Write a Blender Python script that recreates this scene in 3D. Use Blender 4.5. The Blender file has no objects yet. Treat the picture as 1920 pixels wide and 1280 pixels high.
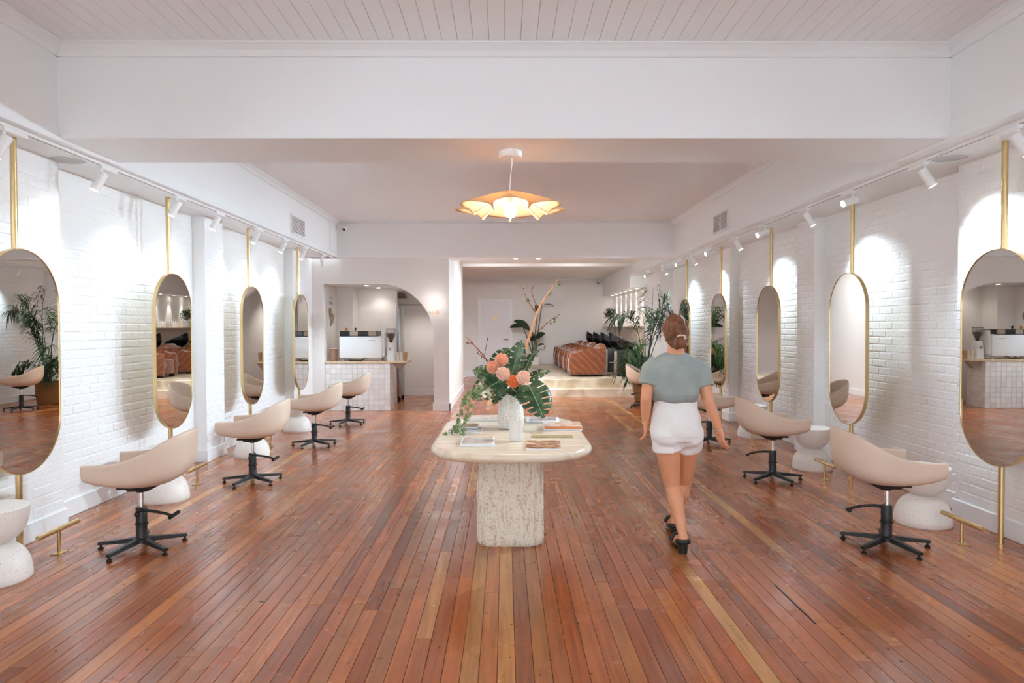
import bpy, bmesh, math, random
from mathutils import Vector, Matrix, Quaternion
random.seed(7)
R = math.radians
PI = math.pi
SC = bpy.context.scene
COL = SC.collection

# ------------------------------------------------------------------ camera, world, light, exposure
cam_d = bpy.data.cameras.new('camera')
cam = bpy.data.objects.new('camera', cam_d); COL.objects.link(cam)
cam_d.sensor_width = 36.0; cam_d.lens = 24.0; cam_d.clip_start = .05; cam_d.clip_end = 200
CAM = Vector((0, 0, 1.6))
cam.matrix_world = Matrix.Translation(CAM) @ Matrix.Rotation(R(-.58), 4, 'Z') @ Matrix.Rotation(R(90 - 1.16), 4, 'X') @ Matrix.Rotation(R(-.16), 4, 'Z')
SC.camera = cam
SC.view_settings.view_transform = 'Standard'
SC.view_settings.look = 'None'
SC.view_settings.gamma = 1.0
SC.view_settings.use_curve_mapping = False
SC.view_settings.exposure = 1.80
SC.cycles.use_denoising = True
SC.cycles.max_bounces = 8
SC.cycles.diffuse_bounces = 5
SC.cycles.glossy_bounces = 4
SC.cycles.use_adaptive_sampling = True
SC.cycles.adaptive_threshold = .12
SC.cycles.adaptive_min_samples = 16
SC.cycles.caustics_reflective = True
SC.cycles.blur_glossy = 1.0
SC.cycles.caustics_refractive = False
SC.cycles.sample_clamp_indirect = 6.0

w = bpy.data.worlds.new('sky'); SC.world = w; w.use_nodes = True
bg = w.node_tree.nodes['Background']
bg.inputs[0].default_value = (.86, .93, 1.0, 1); bg.inputs[1].default_value = 1.15
# daylight enters through the shopfront opening behind the camera; the portal only guides sky sampling
pl = bpy.data.lights.new('shopfront_portal', 'AREA'); pl.shape = 'RECTANGLE'; pl.size = 6.6; pl.size_y = 2.9
pl.cycles.is_portal = True
po = bpy.data.objects.new('shopfront_portal', pl); COL.objects.link(po)
po.location = (0, -2.6, 1.6); po.rotation_euler = (R(90), 0, 0)

SPOT_W = 12.5       # watts of one track spotlight
WARM = (1.0, .94, .87)
NEUT = (.70, .875, 1.0)

# ------------------------------------------------------------------ helpers
def lin(c):
    c = c / 255.0
    return c / 12.92 if c <= .04045 else ((c + .055) / 1.055) ** 2.4
def rgb(r, g, b): return (lin(r), lin(g), lin(b), 1)

class NT:
    def __init__(s, name):
        s.m = bpy.data.materials.new(name); s.m.use_nodes = True
        s.t = s.m.node_tree; s.b = s.t.nodes['Principled BSDF']
    def n(s, typ, **kw):
        nd = s.t.nodes.new(typ)
        for k, v in kw.items():
            if k.startswith('i_'):
                k = k[2:]
                nd.inputs[int(k) if k.isdigit() else k].default_value = v
            else: setattr(nd, k, v)
        return nd
    def l(s, a, b): s.t.links.new(a, b)

def mat(name, col, rough=.5, metal=0, bump=0, bscale=30, var=0, vscale=6, emit=None, estr=0, trans=0, coat=0, spec=.5, sss=0, alpha=1):
    q = NT(name); b = q.b
    b.inputs['Base Color'].default_value = col
    b.inputs['Roughness'].default_value = rough; b.inputs['Metallic'].default_value = metal
    b.inputs['Specular IOR Level'].default_value = spec
    b.inputs['Transmission Weight'].default_value = trans
    b.inputs['Coat Weight'].default_value = coat
    b.inputs['Alpha'].default_value = alpha
    if emit: b.inputs['Emission Color'].default_value = emit; b.inputs['Emission Strength'].default_value = estr
    if bump or var:
        tc = q.n('ShaderNodeTexCoord')
        if var:
            nz = q.n('ShaderNodeTexNoise', i_Scale=vscale, i_Detail=4.0); q.l(tc.outputs['Object'], nz.inputs['Vector'])
            mx = q.n('ShaderNodeMix', data_type='RGBA', blend_type='MULTIPLY')
            mx.inputs[0].default_value = 1
            mr = q.n('ShaderNodeMapRange'); mr.inputs[1].default_value = .3; mr.inputs[2].default_value = .7
            mr.inputs[3].default_value = 1 - var; mr.inputs[4].default_value = 1 + var * .4
            q.l(nz.outputs['Fac'], mr.inputs[0])
            mx.inputs[6].default_value = col; q.l(mr.outputs[0], mx.inputs[7])
            q.l(mx.outputs[2], b.inputs['Base Color'])
        if bump:
            nb = q.n('ShaderNodeTexNoise', i_Scale=bscale, i_Detail=5.0); q.l(tc.outputs['Object'], nb.inputs['Vector'])
            bp = q.n('ShaderNodeBump', i_Strength=bump, i_Distance=.01); q.l(nb.outputs['Fac'], bp.inputs['Height'])
            q.l(bp.outputs[0], b.inputs['Normal'])
    return q.m

M = {}
M['paint'] = mat('white_wall_paint', rgb(243, 244, 245), .55, bump=.05, bscale=60)
M['ceil'] = mat('white_ceiling_paint', rgb(242, 244, 246), .5)
M['brickpaint'] = mat('white_painted_brick', rgb(244, 244, 244), .42, bump=.35, bscale=45)
M['trim'] = mat('white_gloss_trim', rgb(241, 243, 245), .3)
M['warmwall'] = mat('warm_white_wall', rgb(236, 232, 229), .6)
M['black'] = mat('black_powdercoat', rgb(26, 26, 26), .42, bump=.05, bscale=200)
M['blackgloss'] = mat('black_gloss', rgb(14, 14, 15), .12)
M['rubber'] = mat('black_rubber', rgb(18, 18, 18), .7)
M['chrome'] = mat('chrome', rgb(225, 225, 228), .12, metal=1)
M['steel'] = mat('brushed_steel', rgb(170, 172, 174), .3, metal=1)
M['brass'] = mat('brushed_brass', rgb(214, 188, 138), .28, metal=1, bump=.03, bscale=150)
M['gold'] = mat('gold_letters', rgb(214, 170, 100), .35, metal=.6)
M['mirror'] = mat('mirror_silver', rgb(214, 212, 208), .0, metal=1)
M['shell'] = mat('beige_leatherette', rgb(228, 206, 186), .5, bump=.06, bscale=260, var=.05, vscale=4)
M['whiteplastic'] = mat('white_plastic', rgb(240, 240, 240), .35)
M['lens'] = mat('lit_lens', rgb(255, 250, 240), .4, emit=(1, .95, .86, 1), estr=14)
M['globe'] = mat('lit_globe', rgb(255, 255, 255), .4, emit=(1, .97, .92, 1), estr=.9)
M['bulb'] = mat('lit_bulb', rgb(255, 255, 255), .4, emit=(1, .93, .80, 1), estr=5)
M['dark'] = mat('dark_void', rgb(60, 52, 46), .8)
M['vent'] = mat('vent_shadow', rgb(96, 84, 76), .7)
M['rust'] = None
M['green'] = None
M['oak'] = mat('pale_oak', rgb(222, 196, 160), .45, var=.12, vscale=14)
M['whitegloss'] = mat('white_enamel', rgb(238, 239, 240), .18)
M['plate'] = mat('smoked_strip', rgb(58, 56, 54), .2)
M['jar'] = mat('amber_jar_glass', rgb(214, 168, 140), .08, trans=.55)
M['glass'] = mat('clear_glass', rgb(250, 250, 250), .03, trans=.9)
M['beans'] = mat('roasted_beans', rgb(84, 50, 36), .6)
M['paper'] = mat('paper_cup', rgb(235, 226, 214), .6)
M['kraft'] = mat('kraft_cup', rgb(196, 160, 120), .7)
M['skin'] = mat('tanned_skin', rgb(226, 160, 122), .5, var=.06, vscale=7)
M['hair'] = mat('auburn_hair', rgb(126, 76, 44), .5, bump=.8, bscale=70, var=.45, vscale=26)
M['shirt'] = mat('sage_grey_linen', rgb(158, 167, 163), .85, bump=.25, bscale=18, var=.08, vscale=10)
M['shorts'] = mat('white_cotton', rgb(240, 238, 236), .8, bump=.2, bscale=22)
M['wax'] = mat('candle_wax', rgb(250, 240, 232), .5, emit=(1, .9, .82, 1), estr=.15)
M['frost'] = mat('frosted_white_glass', rgb(250, 246, 242), .3, trans=.25)
M['petal_peach'] = mat('peach_petals', rgb(248, 186, 156), .7, var=.28, vscale=55)
M['petal_pink'] = mat('pale_pink_petals', rgb(250, 212, 192), .7, var=.22, vscale=55)
M['petal_orange'] = mat('orange_petals', rgb(244, 140, 84), .7, var=.3, vscale=55)
M['twig'] = mat('peach_brown_twig', rgb(200, 150, 112), .7, bump=.3, bscale=60, var=.2, vscale=60)
M['twigdark'] = mat('dark_twig', rgb(140, 96, 74), .7)
M['bud'] = mat('red_brown_bud', rgb(130, 66, 46), .6)
M['ivy'] = mat('ivy_leaf', rgb(128, 150, 102), .75, spec=.2, var=.35, vscale=34)
M['darkleaf'] = mat('dark_leaf', rgb(40, 58, 38), .35, var=.2, vscale=20)
M['potwhite'] = mat('white_pot', rgb(236, 234, 230), .5)
M['beigetile'] = mat('beige_tile', rgb(206, 184, 166), .4)
M['grout'] = mat('grey_grout', rgb(196, 190, 184), .9)
M['greige'] = mat('greige_panel', rgb(168, 154, 138), .6)
M['poster'] = mat('poster_paper', rgb(232, 234, 238), .6)
M['postertan'] = mat('poster_stone_print', rgb(150, 138, 112), .7, var=.08, vscale=30)
M['posterink'] = mat('poster_ink', rgb(110, 106, 104), .7)

def rust_mat():
    q = NT('rust_velvet'); tc = q.n('ShaderNodeTexCoord')
    wv = q.n('ShaderNodeTexWave', wave_type='BANDS', bands_direction='DIAGONAL', i_Scale=3.4, i_Distortion=5.0)
    wv.inputs['Detail'].default_value = 3; q.l(tc.outputs['Object'], wv.inputs['Vector'])
    cr = q.n('ShaderNodeValToRGB'); cr.color_ramp.elements[0].color = rgb(116, 58, 22); cr.color_ramp.elements[1].color = rgb(144, 80, 36)
    cr.color_ramp.elements[0].position = .66
    q.l(wv.outputs['Fac'], cr.inputs[0]); q.l(cr.outputs[0], q.b.inputs['Base Color'])
    q.b.inputs['Roughness'].default_value = .8; q.b.inputs['Sheen Weight'].default_value = .5
    return q.m
M['rust'] = rust_mat()

def wood_floor():
    q = NT('red_hardwood_board'); b = q.b
    at = q.n('ShaderNodeAttribute', attribute_name='tint')
    tc = q.n('ShaderNodeTexCoord'); mp = q.n('ShaderNodeMapping'); mp.inputs['Scale'].default_value = (34, 1.3, 10)
    ad = q.n('ShaderNodeVectorMath', operation='ADD'); q.l(tc.outputs['Object'], mp.inputs['Vector'])
    at2 = q.n('ShaderNodeAttribute', attribute_name='shift')
    q.l(mp.outputs[0], ad.inputs[0]); q.l(at2.outputs['Vector'], ad.inputs[1])
    nz = q.n('ShaderNodeTexNoise', i_Scale=1.0, i_Detail=6.0, i_Roughness=.6); q.l(ad.outputs[0], nz.inputs['Vector'])
    mr = q.n('ShaderNodeMapRange'); mr.inputs[1].default_value = .3; mr.inputs[2].default_value = .72; mr.inputs[3].default_value = .62; mr.inputs[4].default_value = 1.22
    q.l(nz.outputs['Fac'], mr.inputs[0])
    mx = q.n('ShaderNodeMix', data_type='RGBA', blend_type='MULTIPLY'); mx.inputs[0].default_value = 1
    q.l(at.outputs['Color'], mx.inputs[6]); q.l(mr.outputs[0], mx.inputs[7])
    # small dark nail heads and marks
    vo = q.n('ShaderNodeTexNoise', i_Scale=22.0, i_Detail=2.0); q.l(tc.outputs['Object'], vo.inputs['Vector'])
    cr = q.n('ShaderNodeValToRGB'); cr.color_ramp.elements[0].position = .24; cr.color_ramp.elements[1].position = .30
    cr.color_ramp.elements[0].color = (.25, .2, .18, 1); cr.color_ramp.elements[1].color = (1, 1, 1, 1)
    q.l(vo.outputs['Fac'], cr.inputs[0])
    m2 = q.n('ShaderNodeMix', data_type='RGBA', blend_type='MULTIPLY'); m2.inputs[0].default_value = 1
    q.l(mx.outputs[2], m2.inputs[6]); q.l(cr.outputs[0], m2.inputs[7]); q.l(m2.outputs[2], b.inputs['Base Color'])
    n2 = q.n('ShaderNodeTexNoise', i_Scale=2.2, i_Detail=4.0); q.l(tc.outputs['Object'], n2.inputs['Vector'])
    m3 = q.n('ShaderNodeMapRange'); m3.inputs[1].default_value = .3; m3.inputs[2].default_value = .7; m3.inputs[3].default_value = .16; m3.inputs[4].default_value = .34
    q.l(n2.outputs['Fac'], m3.inputs[0]); q.l(m3.outputs[0], b.inputs['Roughness'])
    b.inputs['Specular IOR Level'].default_value = .8
    b.inputs['Coat Weight'].default_value = .35; b.inputs['Coat Roughness'].default_value = .24
    n3 = q.n('ShaderNodeTexNoise', i_Scale=9.0, i_Detail=3.0); q.l(tc.outputs['Object'], n3.inputs['Vector'])
    bp = q.n('ShaderNodeBump', i_Strength=.05, i_Distance=.01); q.l(n3.outputs['Fac'], bp.inputs['Height']); q.l(bp.outputs[0], b.inputs['Normal'])
    return q.m
M['wood'] = wood_floor()

def terrazzo():
    q = NT('white_terrazzo'); tc = q.n('ShaderNodeTexCoord')
    base = None
    prev = rgb(238, 232, 226)
    last = None
    for sc, th, c in ((30, .07, rgb(204, 184, 164)), (48, .12, rgb(222, 210, 196)), (26, .035, rgb(96, 86, 80))):
        v = q.n('ShaderNodeTexVoronoi', i_Scale=float(sc)); q.l(tc.outputs['Object'], v.inputs['Vector'])
        lt = q.n('ShaderNodeMath', operation='LESS_THAN'); lt.inputs[1].default_value = th * 1.6
        q.l(v.outputs['Distance'], lt.inputs[0])
        mx = q.n('ShaderNodeMix', data_type='RGBA'); q.l(lt.outputs[0], mx.inputs[0])
        if last is None: mx.inputs[6].default_value = prev
        else: q.l(last.outputs[2], mx.inputs[6])
        mx.inputs[7].default_value = c; last = mx
    q.l(last.outputs[2], q.b.inputs['Base Color']); q.b.inputs['Roughness'].default_value = .45
    return q.m
M['terrazzo'] = terrazzo()

def travertine():
    q = NT('cream_travertine'); tc = q.n('ShaderNodeTexCoord'); mp = q.n('ShaderNodeMapping'); mp.inputs['Scale'].default_value = (2.0, 16, 16)
    q.l(tc.outputs['Object'], mp.inputs['Vector'])
    nz = q.n('ShaderNodeTexNoise', i_Scale=1.2, i_Detail=6.0); q.l(mp.outputs[0], nz.inputs['Vector'])
    cr = q.n('ShaderNodeValToRGB'); e = cr.color_ramp.elements
    e[0].position = .32; e[0].color = rgb(220, 200, 172); e[1].position = .62; e[1].color = rgb(240, 228, 208)
    q.l(nz.outputs['Fac'], cr.inputs[0]); q.l(cr.outputs[0], q.b.inputs['Base Color'])
    q.b.inputs['Roughness'].default_value = .22
    return q.m
M['travertine'] = travertine()

def rough_stone(name, c1, c2, sx=60, sz=9, strength=1.0):
    q = NT(name); tc = q.n('ShaderNodeTexCoord'); mp = q.n('ShaderNodeMapping'); mp.inputs['Scale'].default_value = (sx, sx, sz)
    q.l(tc.outputs['Object'], mp.inputs['Vector'])
    nz = q.n('ShaderNodeTexNoise', i_Scale=1.0, i_Detail=6.0); q.l(mp.outputs[0], nz.inputs['Vector'])
    n2 = q.n('ShaderNodeTexNoise', i_Scale=70.0, i_Detail=5.0); q.l(tc.outputs['Object'], n2.inputs['Vector'])
    ad = q.n('ShaderNodeMath', operation='ADD'); q.l(nz.outputs['Fac'], ad.inputs[0]); q.l(n2.outputs['Fac'], ad.inputs[1])
    cr = q.n('ShaderNodeValToRGB'); e = cr.color_ramp.elements
    e[0].position = .75; e[0].color = c1; e[1].position = 1.1 if False else 1.0; e[1].color = c2
    q.l(ad.outputs[0], cr.inputs[0]); q.l(cr.outputs[0], q.b.inputs['Base Color'])
    bp = q.n('ShaderNodeBump', i_Strength=strength, i_Distance=.012); q.l(ad.outputs[0], bp.inputs['Height']); q.l(bp.outputs[0], q.b.inputs['Normal'])
    q.b.inputs['Roughness'].default_value = .9
    return q.m
M['stone'] = rough_stone('rough_cream_stone', rgb(206, 182, 150), rgb(240, 230, 214))
M['vasestone'] = rough_stone('pale_ribbed_ceramic', rgb(212, 196, 176), rgb(240, 236, 230), 90, 6, .5)

def step_stone():
    q = NT('veined_step_stone'); tc = q.n('ShaderNodeTexCoord'); mp = q.n('ShaderNodeMapping'); mp.inputs['Rotation'].default_value = (0, R(35), 0)
    q.l(tc.outputs['Object'], mp.inputs['Vector'])
    nz = q.n('ShaderNodeTexNoise', i_Scale=1.7, i_Detail=7.0, i_Distortion=.8); q.l(mp.outputs[0], nz.inputs['Vector'])
    cr = q.n('ShaderNodeValToRGB'); e = cr.color_ramp.elements
    e[0].position = .36; e[0].color = rgb(178, 160, 130); e[1].position = .62; e[1].color = rgb(226, 214, 196)
    q.l(nz.outputs['Fac'], cr.inputs[0]); q.l(cr.outputs[0], q.b.inputs['Base Color']); q.b.inputs['Roughness'].default_value = .35
    return q.m
M['step'] = step_stone()

def leaf_mat(name, c1, c2, sc=6.0, rough=.35):
    q = NT(name); tc = q.n('ShaderNodeTexCoord')
    nz = q.n('ShaderNodeTexNoise', i_Scale=sc, i_Detail=3.0); q.l(tc.outputs['Object'], nz.inputs['Vector'])
    cr = q.n('ShaderNodeValToRGB'); e = cr.color_ramp.elements
    e[0].position = .4; e[0].color = c1; e[1].position = .68; e[1].color = c2
    q.l(nz.outputs['Fac'], cr.inputs[0]); q.l(cr.outputs[0], q.b.inputs['Base Color']); q.b.inputs['Roughness'].default_value = rough
    return q.m
M['monstera'] = leaf_mat('monstera_leaf', rgb(34, 62, 40), rgb(86, 112, 74), 14, .28)
M['rib'] = mat('pale_leaf_rib', rgb(150, 168, 120), .5)
M['palm'] = leaf_mat('palm_leaf', rgb(28, 52, 34), rgb(74, 112, 66), 3.0, .4)
M['palmlight'] = leaf_mat('palm_leaf_pale', rgb(70, 120, 66), rgb(130, 176, 112), 3.0, .4)
M['stemgreen'] = mat('green_stem', rgb(84, 96, 60), .6)

def basket():
    q = NT('woven_basket'); tc = q.n('ShaderNodeTexCoord')
    wv = q.n('ShaderNodeTexWave', wave_type='BANDS', bands_direction='Z', i_Scale=14.0, i_Distortion=1.5); q.l(tc.outputs['Object'], wv.inputs['Vector'])
    cr = q.n('ShaderNodeValToRGB'); e = cr.color_ramp.elements
    e[0].color = rgb(132, 86, 44); e[1].color = rgb(202, 150, 92); q.l(wv.outputs['Fac'], cr.inputs[0]); q.l(cr.outputs[0], q.b.inputs['Base Color'])
    bp = q.n('ShaderNodeBump', i_Strength=.8, i_Distance=.01); q.l(wv.outputs['Fac'], bp.inputs['Height']); q.l(bp.outputs[0], q.b.inputs['Normal'])
    q.b.inputs['Roughness'].default_value = .8
    return q.m
M['basket'] = basket()

def veneer():
    q = NT('pendant_veneer'); b = q.b
    tl = q.n('ShaderNodeBsdfTranslucent'); tl.inputs[0].default_value = rgb(250, 216, 168)
    mx = q.n('ShaderNodeMixShader', i_0=.35); out = q.t.nodes['Material Output']
    b.inputs['Base Color'].default_value = rgb(236, 206, 168); b.inputs['Roughness'].default_value = .5
    q.l(b.outputs[0], mx.inputs[1]); q.l(tl.outputs[0], mx.inputs[2]); q.l(mx.outputs[0], out.inputs[0])
    return q.m
M['veneer'] = veneer()

def print_mat(name, c1, c2, c3, sc=9.0):
    q = NT(name); tc = q.n('ShaderNodeTexCoord')
    nz = q.n('ShaderNodeTexNoise', i_Scale=sc, i_Detail=3.0, i_Distortion=1.0); q.l(tc.outputs['Object'], nz.inputs['Vector'])
    cr = q.n('ShaderNodeValToRGB'); e = cr.color_ramp.elements
    e[0].position = .38; e[0].color = c1; e[1].position = .66; e[1].color = c3
    m = e.new(.52); m.color = c2
    q.l(nz.outputs['Fac'], cr.inputs[0]); q.l(cr.outputs[0], q.b.inputs['Base Color']); q.b.inputs['Roughness'].default_value = .3
    return q.m

# ------- mesh building
def rot_to(d):
    return Vector((0, 0, 1)).rotation_difference(Vector(d).normalized()).to_matrix()

def b_box(bm, x0, x1, y0, y1, z0, z1, bev=0, seg=2):
    ret = bmesh.ops.create_cube(bm, size=1.0)
    vs = ret['verts']
    for v in vs:
        v.co = Vector(((x0 + x1) / 2 + v.co.x * (x1 - x0), (y0 + y1) / 2 + v.co.y * (y1 - y0), (z0 + z1) / 2 + v.co.z * (z1 - z0)))
    if bev:
        es = set()
        for v in vs:
            for e in v.link_edges: es.add(e)
        bmesh.ops.bevel(bm, geom=list(es), offset=bev, segments=seg, affect='EDGES', profile=.5)

def b_rings(bm, rings, cap=True, closed=True):
    """rings: lists of points; lofts quads between successive rings"""
    vr = [[bm.verts.new(p) for p in r] for r in rings]
    n = len(vr[0])
    for a, b in zip(vr[:-1], vr[1:]):
        for i in range(n if closed else n - 1):
            j = (i + 1) % n
            try: bm.faces.new((a[i], a[j], b[j], b[i]))
            except ValueError: pass
    if cap:
        try:
            bm.faces.new(list(reversed(vr[0]))); bm.faces.new(vr[-1])
        except ValueError: pass
    return vr

def b_lathe(bm, prof, cx=0, cy=0, n=32, z0=0, cap=True):
    b_rings(bm, [[(cx + r * math.cos(2 * PI * i / n), cy + r * math.sin(2 * PI * i / n), z0 + z) for i in range(n)] for r, z in prof], cap)

def b_tube(bm, pts, rad, n=8, cap=True, flat=None):
    pts = [Vector(p) for p in pts]
    rings = []; up = None
    for i, p in enumerate(pts):
        t = (pts[min(i + 1, len(pts) - 1)] - pts[max(i - 1, 0)]).normalized()
        if up is None:
            up = Vector((0, 0, 1)) if abs(t.z) < .9 else Vector((1, 0, 0))
        u = t.cross(up)
        if u.length < 1e-5: u = t.cross(Vector((0, 1, 0)))
        u.normalize(); v = u.cross(t).normalized(); up = v
        r = rad[i] if isinstance(rad, (list, tuple)) else rad
        rings.append([p + (u * math.cos(2 * PI * k / n) + v * math.sin(2 * PI * k / n)) * r for k in range(n)])
    b_rings(bm, rings, cap)

def b_ball(bm, c, r, sub=2, scale=(1, 1, 1), rot=None):
    ret = bmesh.ops.create_icosphere(bm, subdivisions=sub, radius=1.0)
    c = Vector(c)
    for v in ret['verts']:
        q = Vector((v.co.x * r * scale[0], v.co.y * r * scale[1], v.co.z * r * scale[2]))
        if rot is not None: q = rot @ q
        v.co = c + q

def finish(name, bm, m, parent=None, smooth=True, recalc=True):
    if recalc: bmesh.ops.recalc_face_normals(bm, faces=bm.faces)
    me = bpy.data.meshes.new(name); bm.to_mesh(me); bm.free()
    if smooth:
        me.polygons.foreach_set('use_smooth', [True] * len(me.polygons))
        try: me.set_sharp_from_angle(angle=R(38))
        except Exception: pass
    if m is not None: me.materials.append(m)
    o = bpy.data.objects.new(name, me); COL.objects.link(o)
    if parent is not None: o.parent = parent
    return o

def tag(o, label, cat, group=None):
    o['label'] = label; o['category'] = cat
    if group: o['group'] = group
    return o
def thing(name, label, cat, loc=(0, 0, 0), rz=0, group=None):
    o = bpy.data.objects.new(name, None); COL.objects.link(o); o.empty_display_size = .1
    o.location = loc; o.rotation_euler = (0, 0, rz)
    return tag(o, label, cat, group)
def struct(name, bm, m, parent=None, smooth=False):
    o = finish(name, bm, m, parent, smooth)
    if parent is None: o['kind'] = 'structure'
    return o
def dup(root, loc, rz, label, flip=False):
    r = root.copy(); COL.objects.link(r); r.location = loc; r.rotation_euler = (0, 0, rz); r['label'] = label
    for ch in list(root.children):
        c = ch.copy(); COL.objects.link(c); c.parent = r
        for g in list(ch.children):
            d = g.copy(); COL.objects.link(d); d.parent = c
    return r
def part_box(name, m, parent, x0, x1, y0, y1, z0, z1, bev=0, smooth=True):
    bm = bmesh.new(); b_box(bm, x0, x1, y0, y1, z0, z1, bev); return finish(name, bm, m, parent, smooth and bev > 0)
def part_lathe(name, m, parent, prof, cx=0, cy=0, n=32, z0=0):
    bm = bmesh.new(); b_lathe(bm, prof, cx, cy, n, z0); return finish(name, bm, m, parent)
def part_tube(name, m, parent, pts, rad, n=10):
    bm = bmesh.new(); b_tube(bm, pts, rad, n); return finish(name, bm, m, parent)
def sbox(name, m, x0, x1, y0, y1, z0, z1, parent=None, bev=0):
    bm = bmesh.new(); b_box(bm, x0, x1, y0, y1, z0, z1, bev); return struct(name, bm, m, parent, bev > 0)
def text_mesh(name, s, size, m, parent, mat4, ext=.002, align='CENTER'):
    cu = bpy.data.curves.new(name, 'FONT'); cu.body = s; cu.size = size; cu.extrude = ext; cu.align_x = align
    t = bpy.data.objects.new(name, cu); COL.objects.link(t)
    dg = bpy.context.evaluated_depsgraph_get(); me = bpy.data.meshes.new_from_object(t.evaluated_get(dg))
    bpy.data.objects.remove(t); me.materials.clear(); me.materials.append(m)
    me.transform(mat4)
    o = bpy.data.objects.new(name, me); COL.objects.link(o); o.parent = parent
    return o

PX = 1280.0
def at(x, y, Y):
    """a point of the room at depth Y that the photograph shows at pixel x, y"""
    return Vector(((x - 947) / PX * Y, Y, 1.6 + (614 - y) / PX * Y))
def in_view(p, m=30):
    if p[1] < .5: return False
    x = 947 + p[0] / p[1] * PX; y = 614 - (p[2] - 1.6) / p[1] * PX
    return -m < x < 1920 + m and -m < y < 1280 + m

# ------------------------------------------------------------------ room shell
XL, XLP = -3.72, -3.57        # left brick recess and pilaster faces
XR, XRP = 3.94, 3.80          # right brick recess and pilaster faces
ZS = 2.94                     # side soffit height
ZC = 3.62                     # ceiling height
Y0, YB = -2.6, 22.5
BKL, BKR = -3.18, 3.22        # bulkhead faces

# floor: dark base and single boards
bm = bmesh.new(); b_box(bm, -4.1, 4.0, Y0, YB, -.12, -.024)
floor = struct('floor', bm, M['dark'])
TINTS = [((168, 92, 42), 6), ((160, 84, 37), 6), ((174, 100, 47), 5), ((146, 72, 32), 3), ((180, 108, 52), 3), ((164, 82, 28), 4), ((212, 154, 88), .5), ((194, 128, 66), .8)]
tw = [t[1] for t in TINTS]
BW = .0855
boards = []
x = -4.06
while x < 3.96:
    y = Y0 + random.uniform(-2.5, 0)
    while y < YB:
        L = random.choice((1.6, 2.4, 3.2, 4.0, 4.8, 5.6)) * random.uniform(.85, 1.15)
        a, b = max(y, Y0), min(y + L, YB)
        y += L
        if b - a < .12: continue
        if x > .35 and a > 15.8: continue
        c = random.choices(TINTS, tw)[0][0]; f = random.uniform(.9, 1.1)
        boards.append((x, a, b, [lin(min(255, v * f)) for v in c], (random.uniform(0, 50), random.uniform(0, 50), 0), random.uniform(-.00018, .00018), random.uniform(-.0003, .0003)))
    x += BW
def board_score(bd):
    x, a, b = bd[0], bd[1], bd[2]; s = 0; n = 8
    for i in range(n):
        yy = a + (b - a) * (i + .5) / n
        if in_view((x + BW / 2, yy, 0), 0): s += BW * (b - a) / n / yy ** 3
    return s
boards.sort(key=board_score, reverse=True)
def board_geo(v, f, cols, shs, bd):
    x, a, b, c, sh, t1, t2 = bd; g = .0011; n = len(v)
    x0, x1, y0, y1 = x + g, x + BW - g, a + g, b - g
    e = .0012
    v += [(x0, y0, -.024), (x1, y0, -.024), (x1, y1, -.024), (x0, y1, -.024),
          (x0, y0, -e + t1), (x1, y0, -e - t1), (x1, y1, -e - t1), (x0, y1, -e + t1),
          (x0 + e, y0 + e, t1), (x1 - e, y0 + e, -t1), (x1 - e, y1 - e, -t1), (x0 + e, y1 - e, t1)]
    f += [(n + i, n + (i + 1) % 4, n + 4 + (i + 1) % 4, n + 4 + i) for i in range(4)]
    f += [(n + 4 + i, n + 4 + (i + 1) % 4, n + 8 + (i + 1) % 4, n + 8 + i) for i in range(4)]
    f.append((n + 8, n + 9, n + 10, n + 11))
    cols += [(*c, 1)] * 12; shs += [sh] * 12
def board_obj(name, bds):
    v, f, cols, shs = [], [], [], []
    for bd in bds: board_geo(v, f, cols, shs, bd)
    me = bpy.data.meshes.new(name); me.from_pydata(v, [], f)
    ca = me.attributes.new('tint', 'FLOAT_COLOR', 'POINT'); ca.data.foreach_set('color', [k for c in cols for k in c])
    sa = me.attributes.new('shift', 'FLOAT_VECTOR', 'POINT'); sa.data.foreach_set('vector', [k for c in shs for k in c])
    me.materials.append(M['wood'])
    o = bpy.data.objects.new(name, me); COL.objects.link(o); o.parent = floor
    return o
for bd in boards[:300]: board_obj('floorboard', [bd])
o = board_obj('floorboards_beyond', boards[300:]); o['kind'] = 'stuff'
# a long gouge between two boards
bm = bmesh.new(); b_box(bm, 1.664, 1.673, 3.63, 4.19, -.001, .0016); finish('floor_gouge', bm, M['rubber'], floor, False)

# brick walls
def brick_mesh(wid, hgt, name, sgn):
    """front face towards +X * sgn, origin at back centre"""
    e = .007; d0, d1 = .0, .0032
    v = [(0, -wid / 2, -hgt / 2), (0, wid / 2, -hgt / 2), (0, wid / 2, hgt / 2), (0, -wid / 2, hgt / 2)]
    v += [(sgn * d1, y - math.copysign(e, y), z - math.copysign(e, z)) for _, y, z in v]
    f = [(i, (i + 1) % 4, 4 + (i + 1) % 4, 4 + i) for i in range(4)] + [(4, 5, 6, 7)]
    me = bpy.data.meshes.new(name); me.from_pydata(v, [], f)
    b2 = bmesh.new(); b2.from_mesh(me); bmesh.ops.recalc_face_normals(b2, faces=b2.faces)
    fc = max(b2.faces, key=lambda q: q.calc_area())
    if fc.normal.x * sgn < 0: bmesh.ops.reverse_faces(b2, faces=b2.faces)
    b2.to_mesh(me); b2.free(); me.materials.append(M['brickpaint'])
    return me
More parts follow.
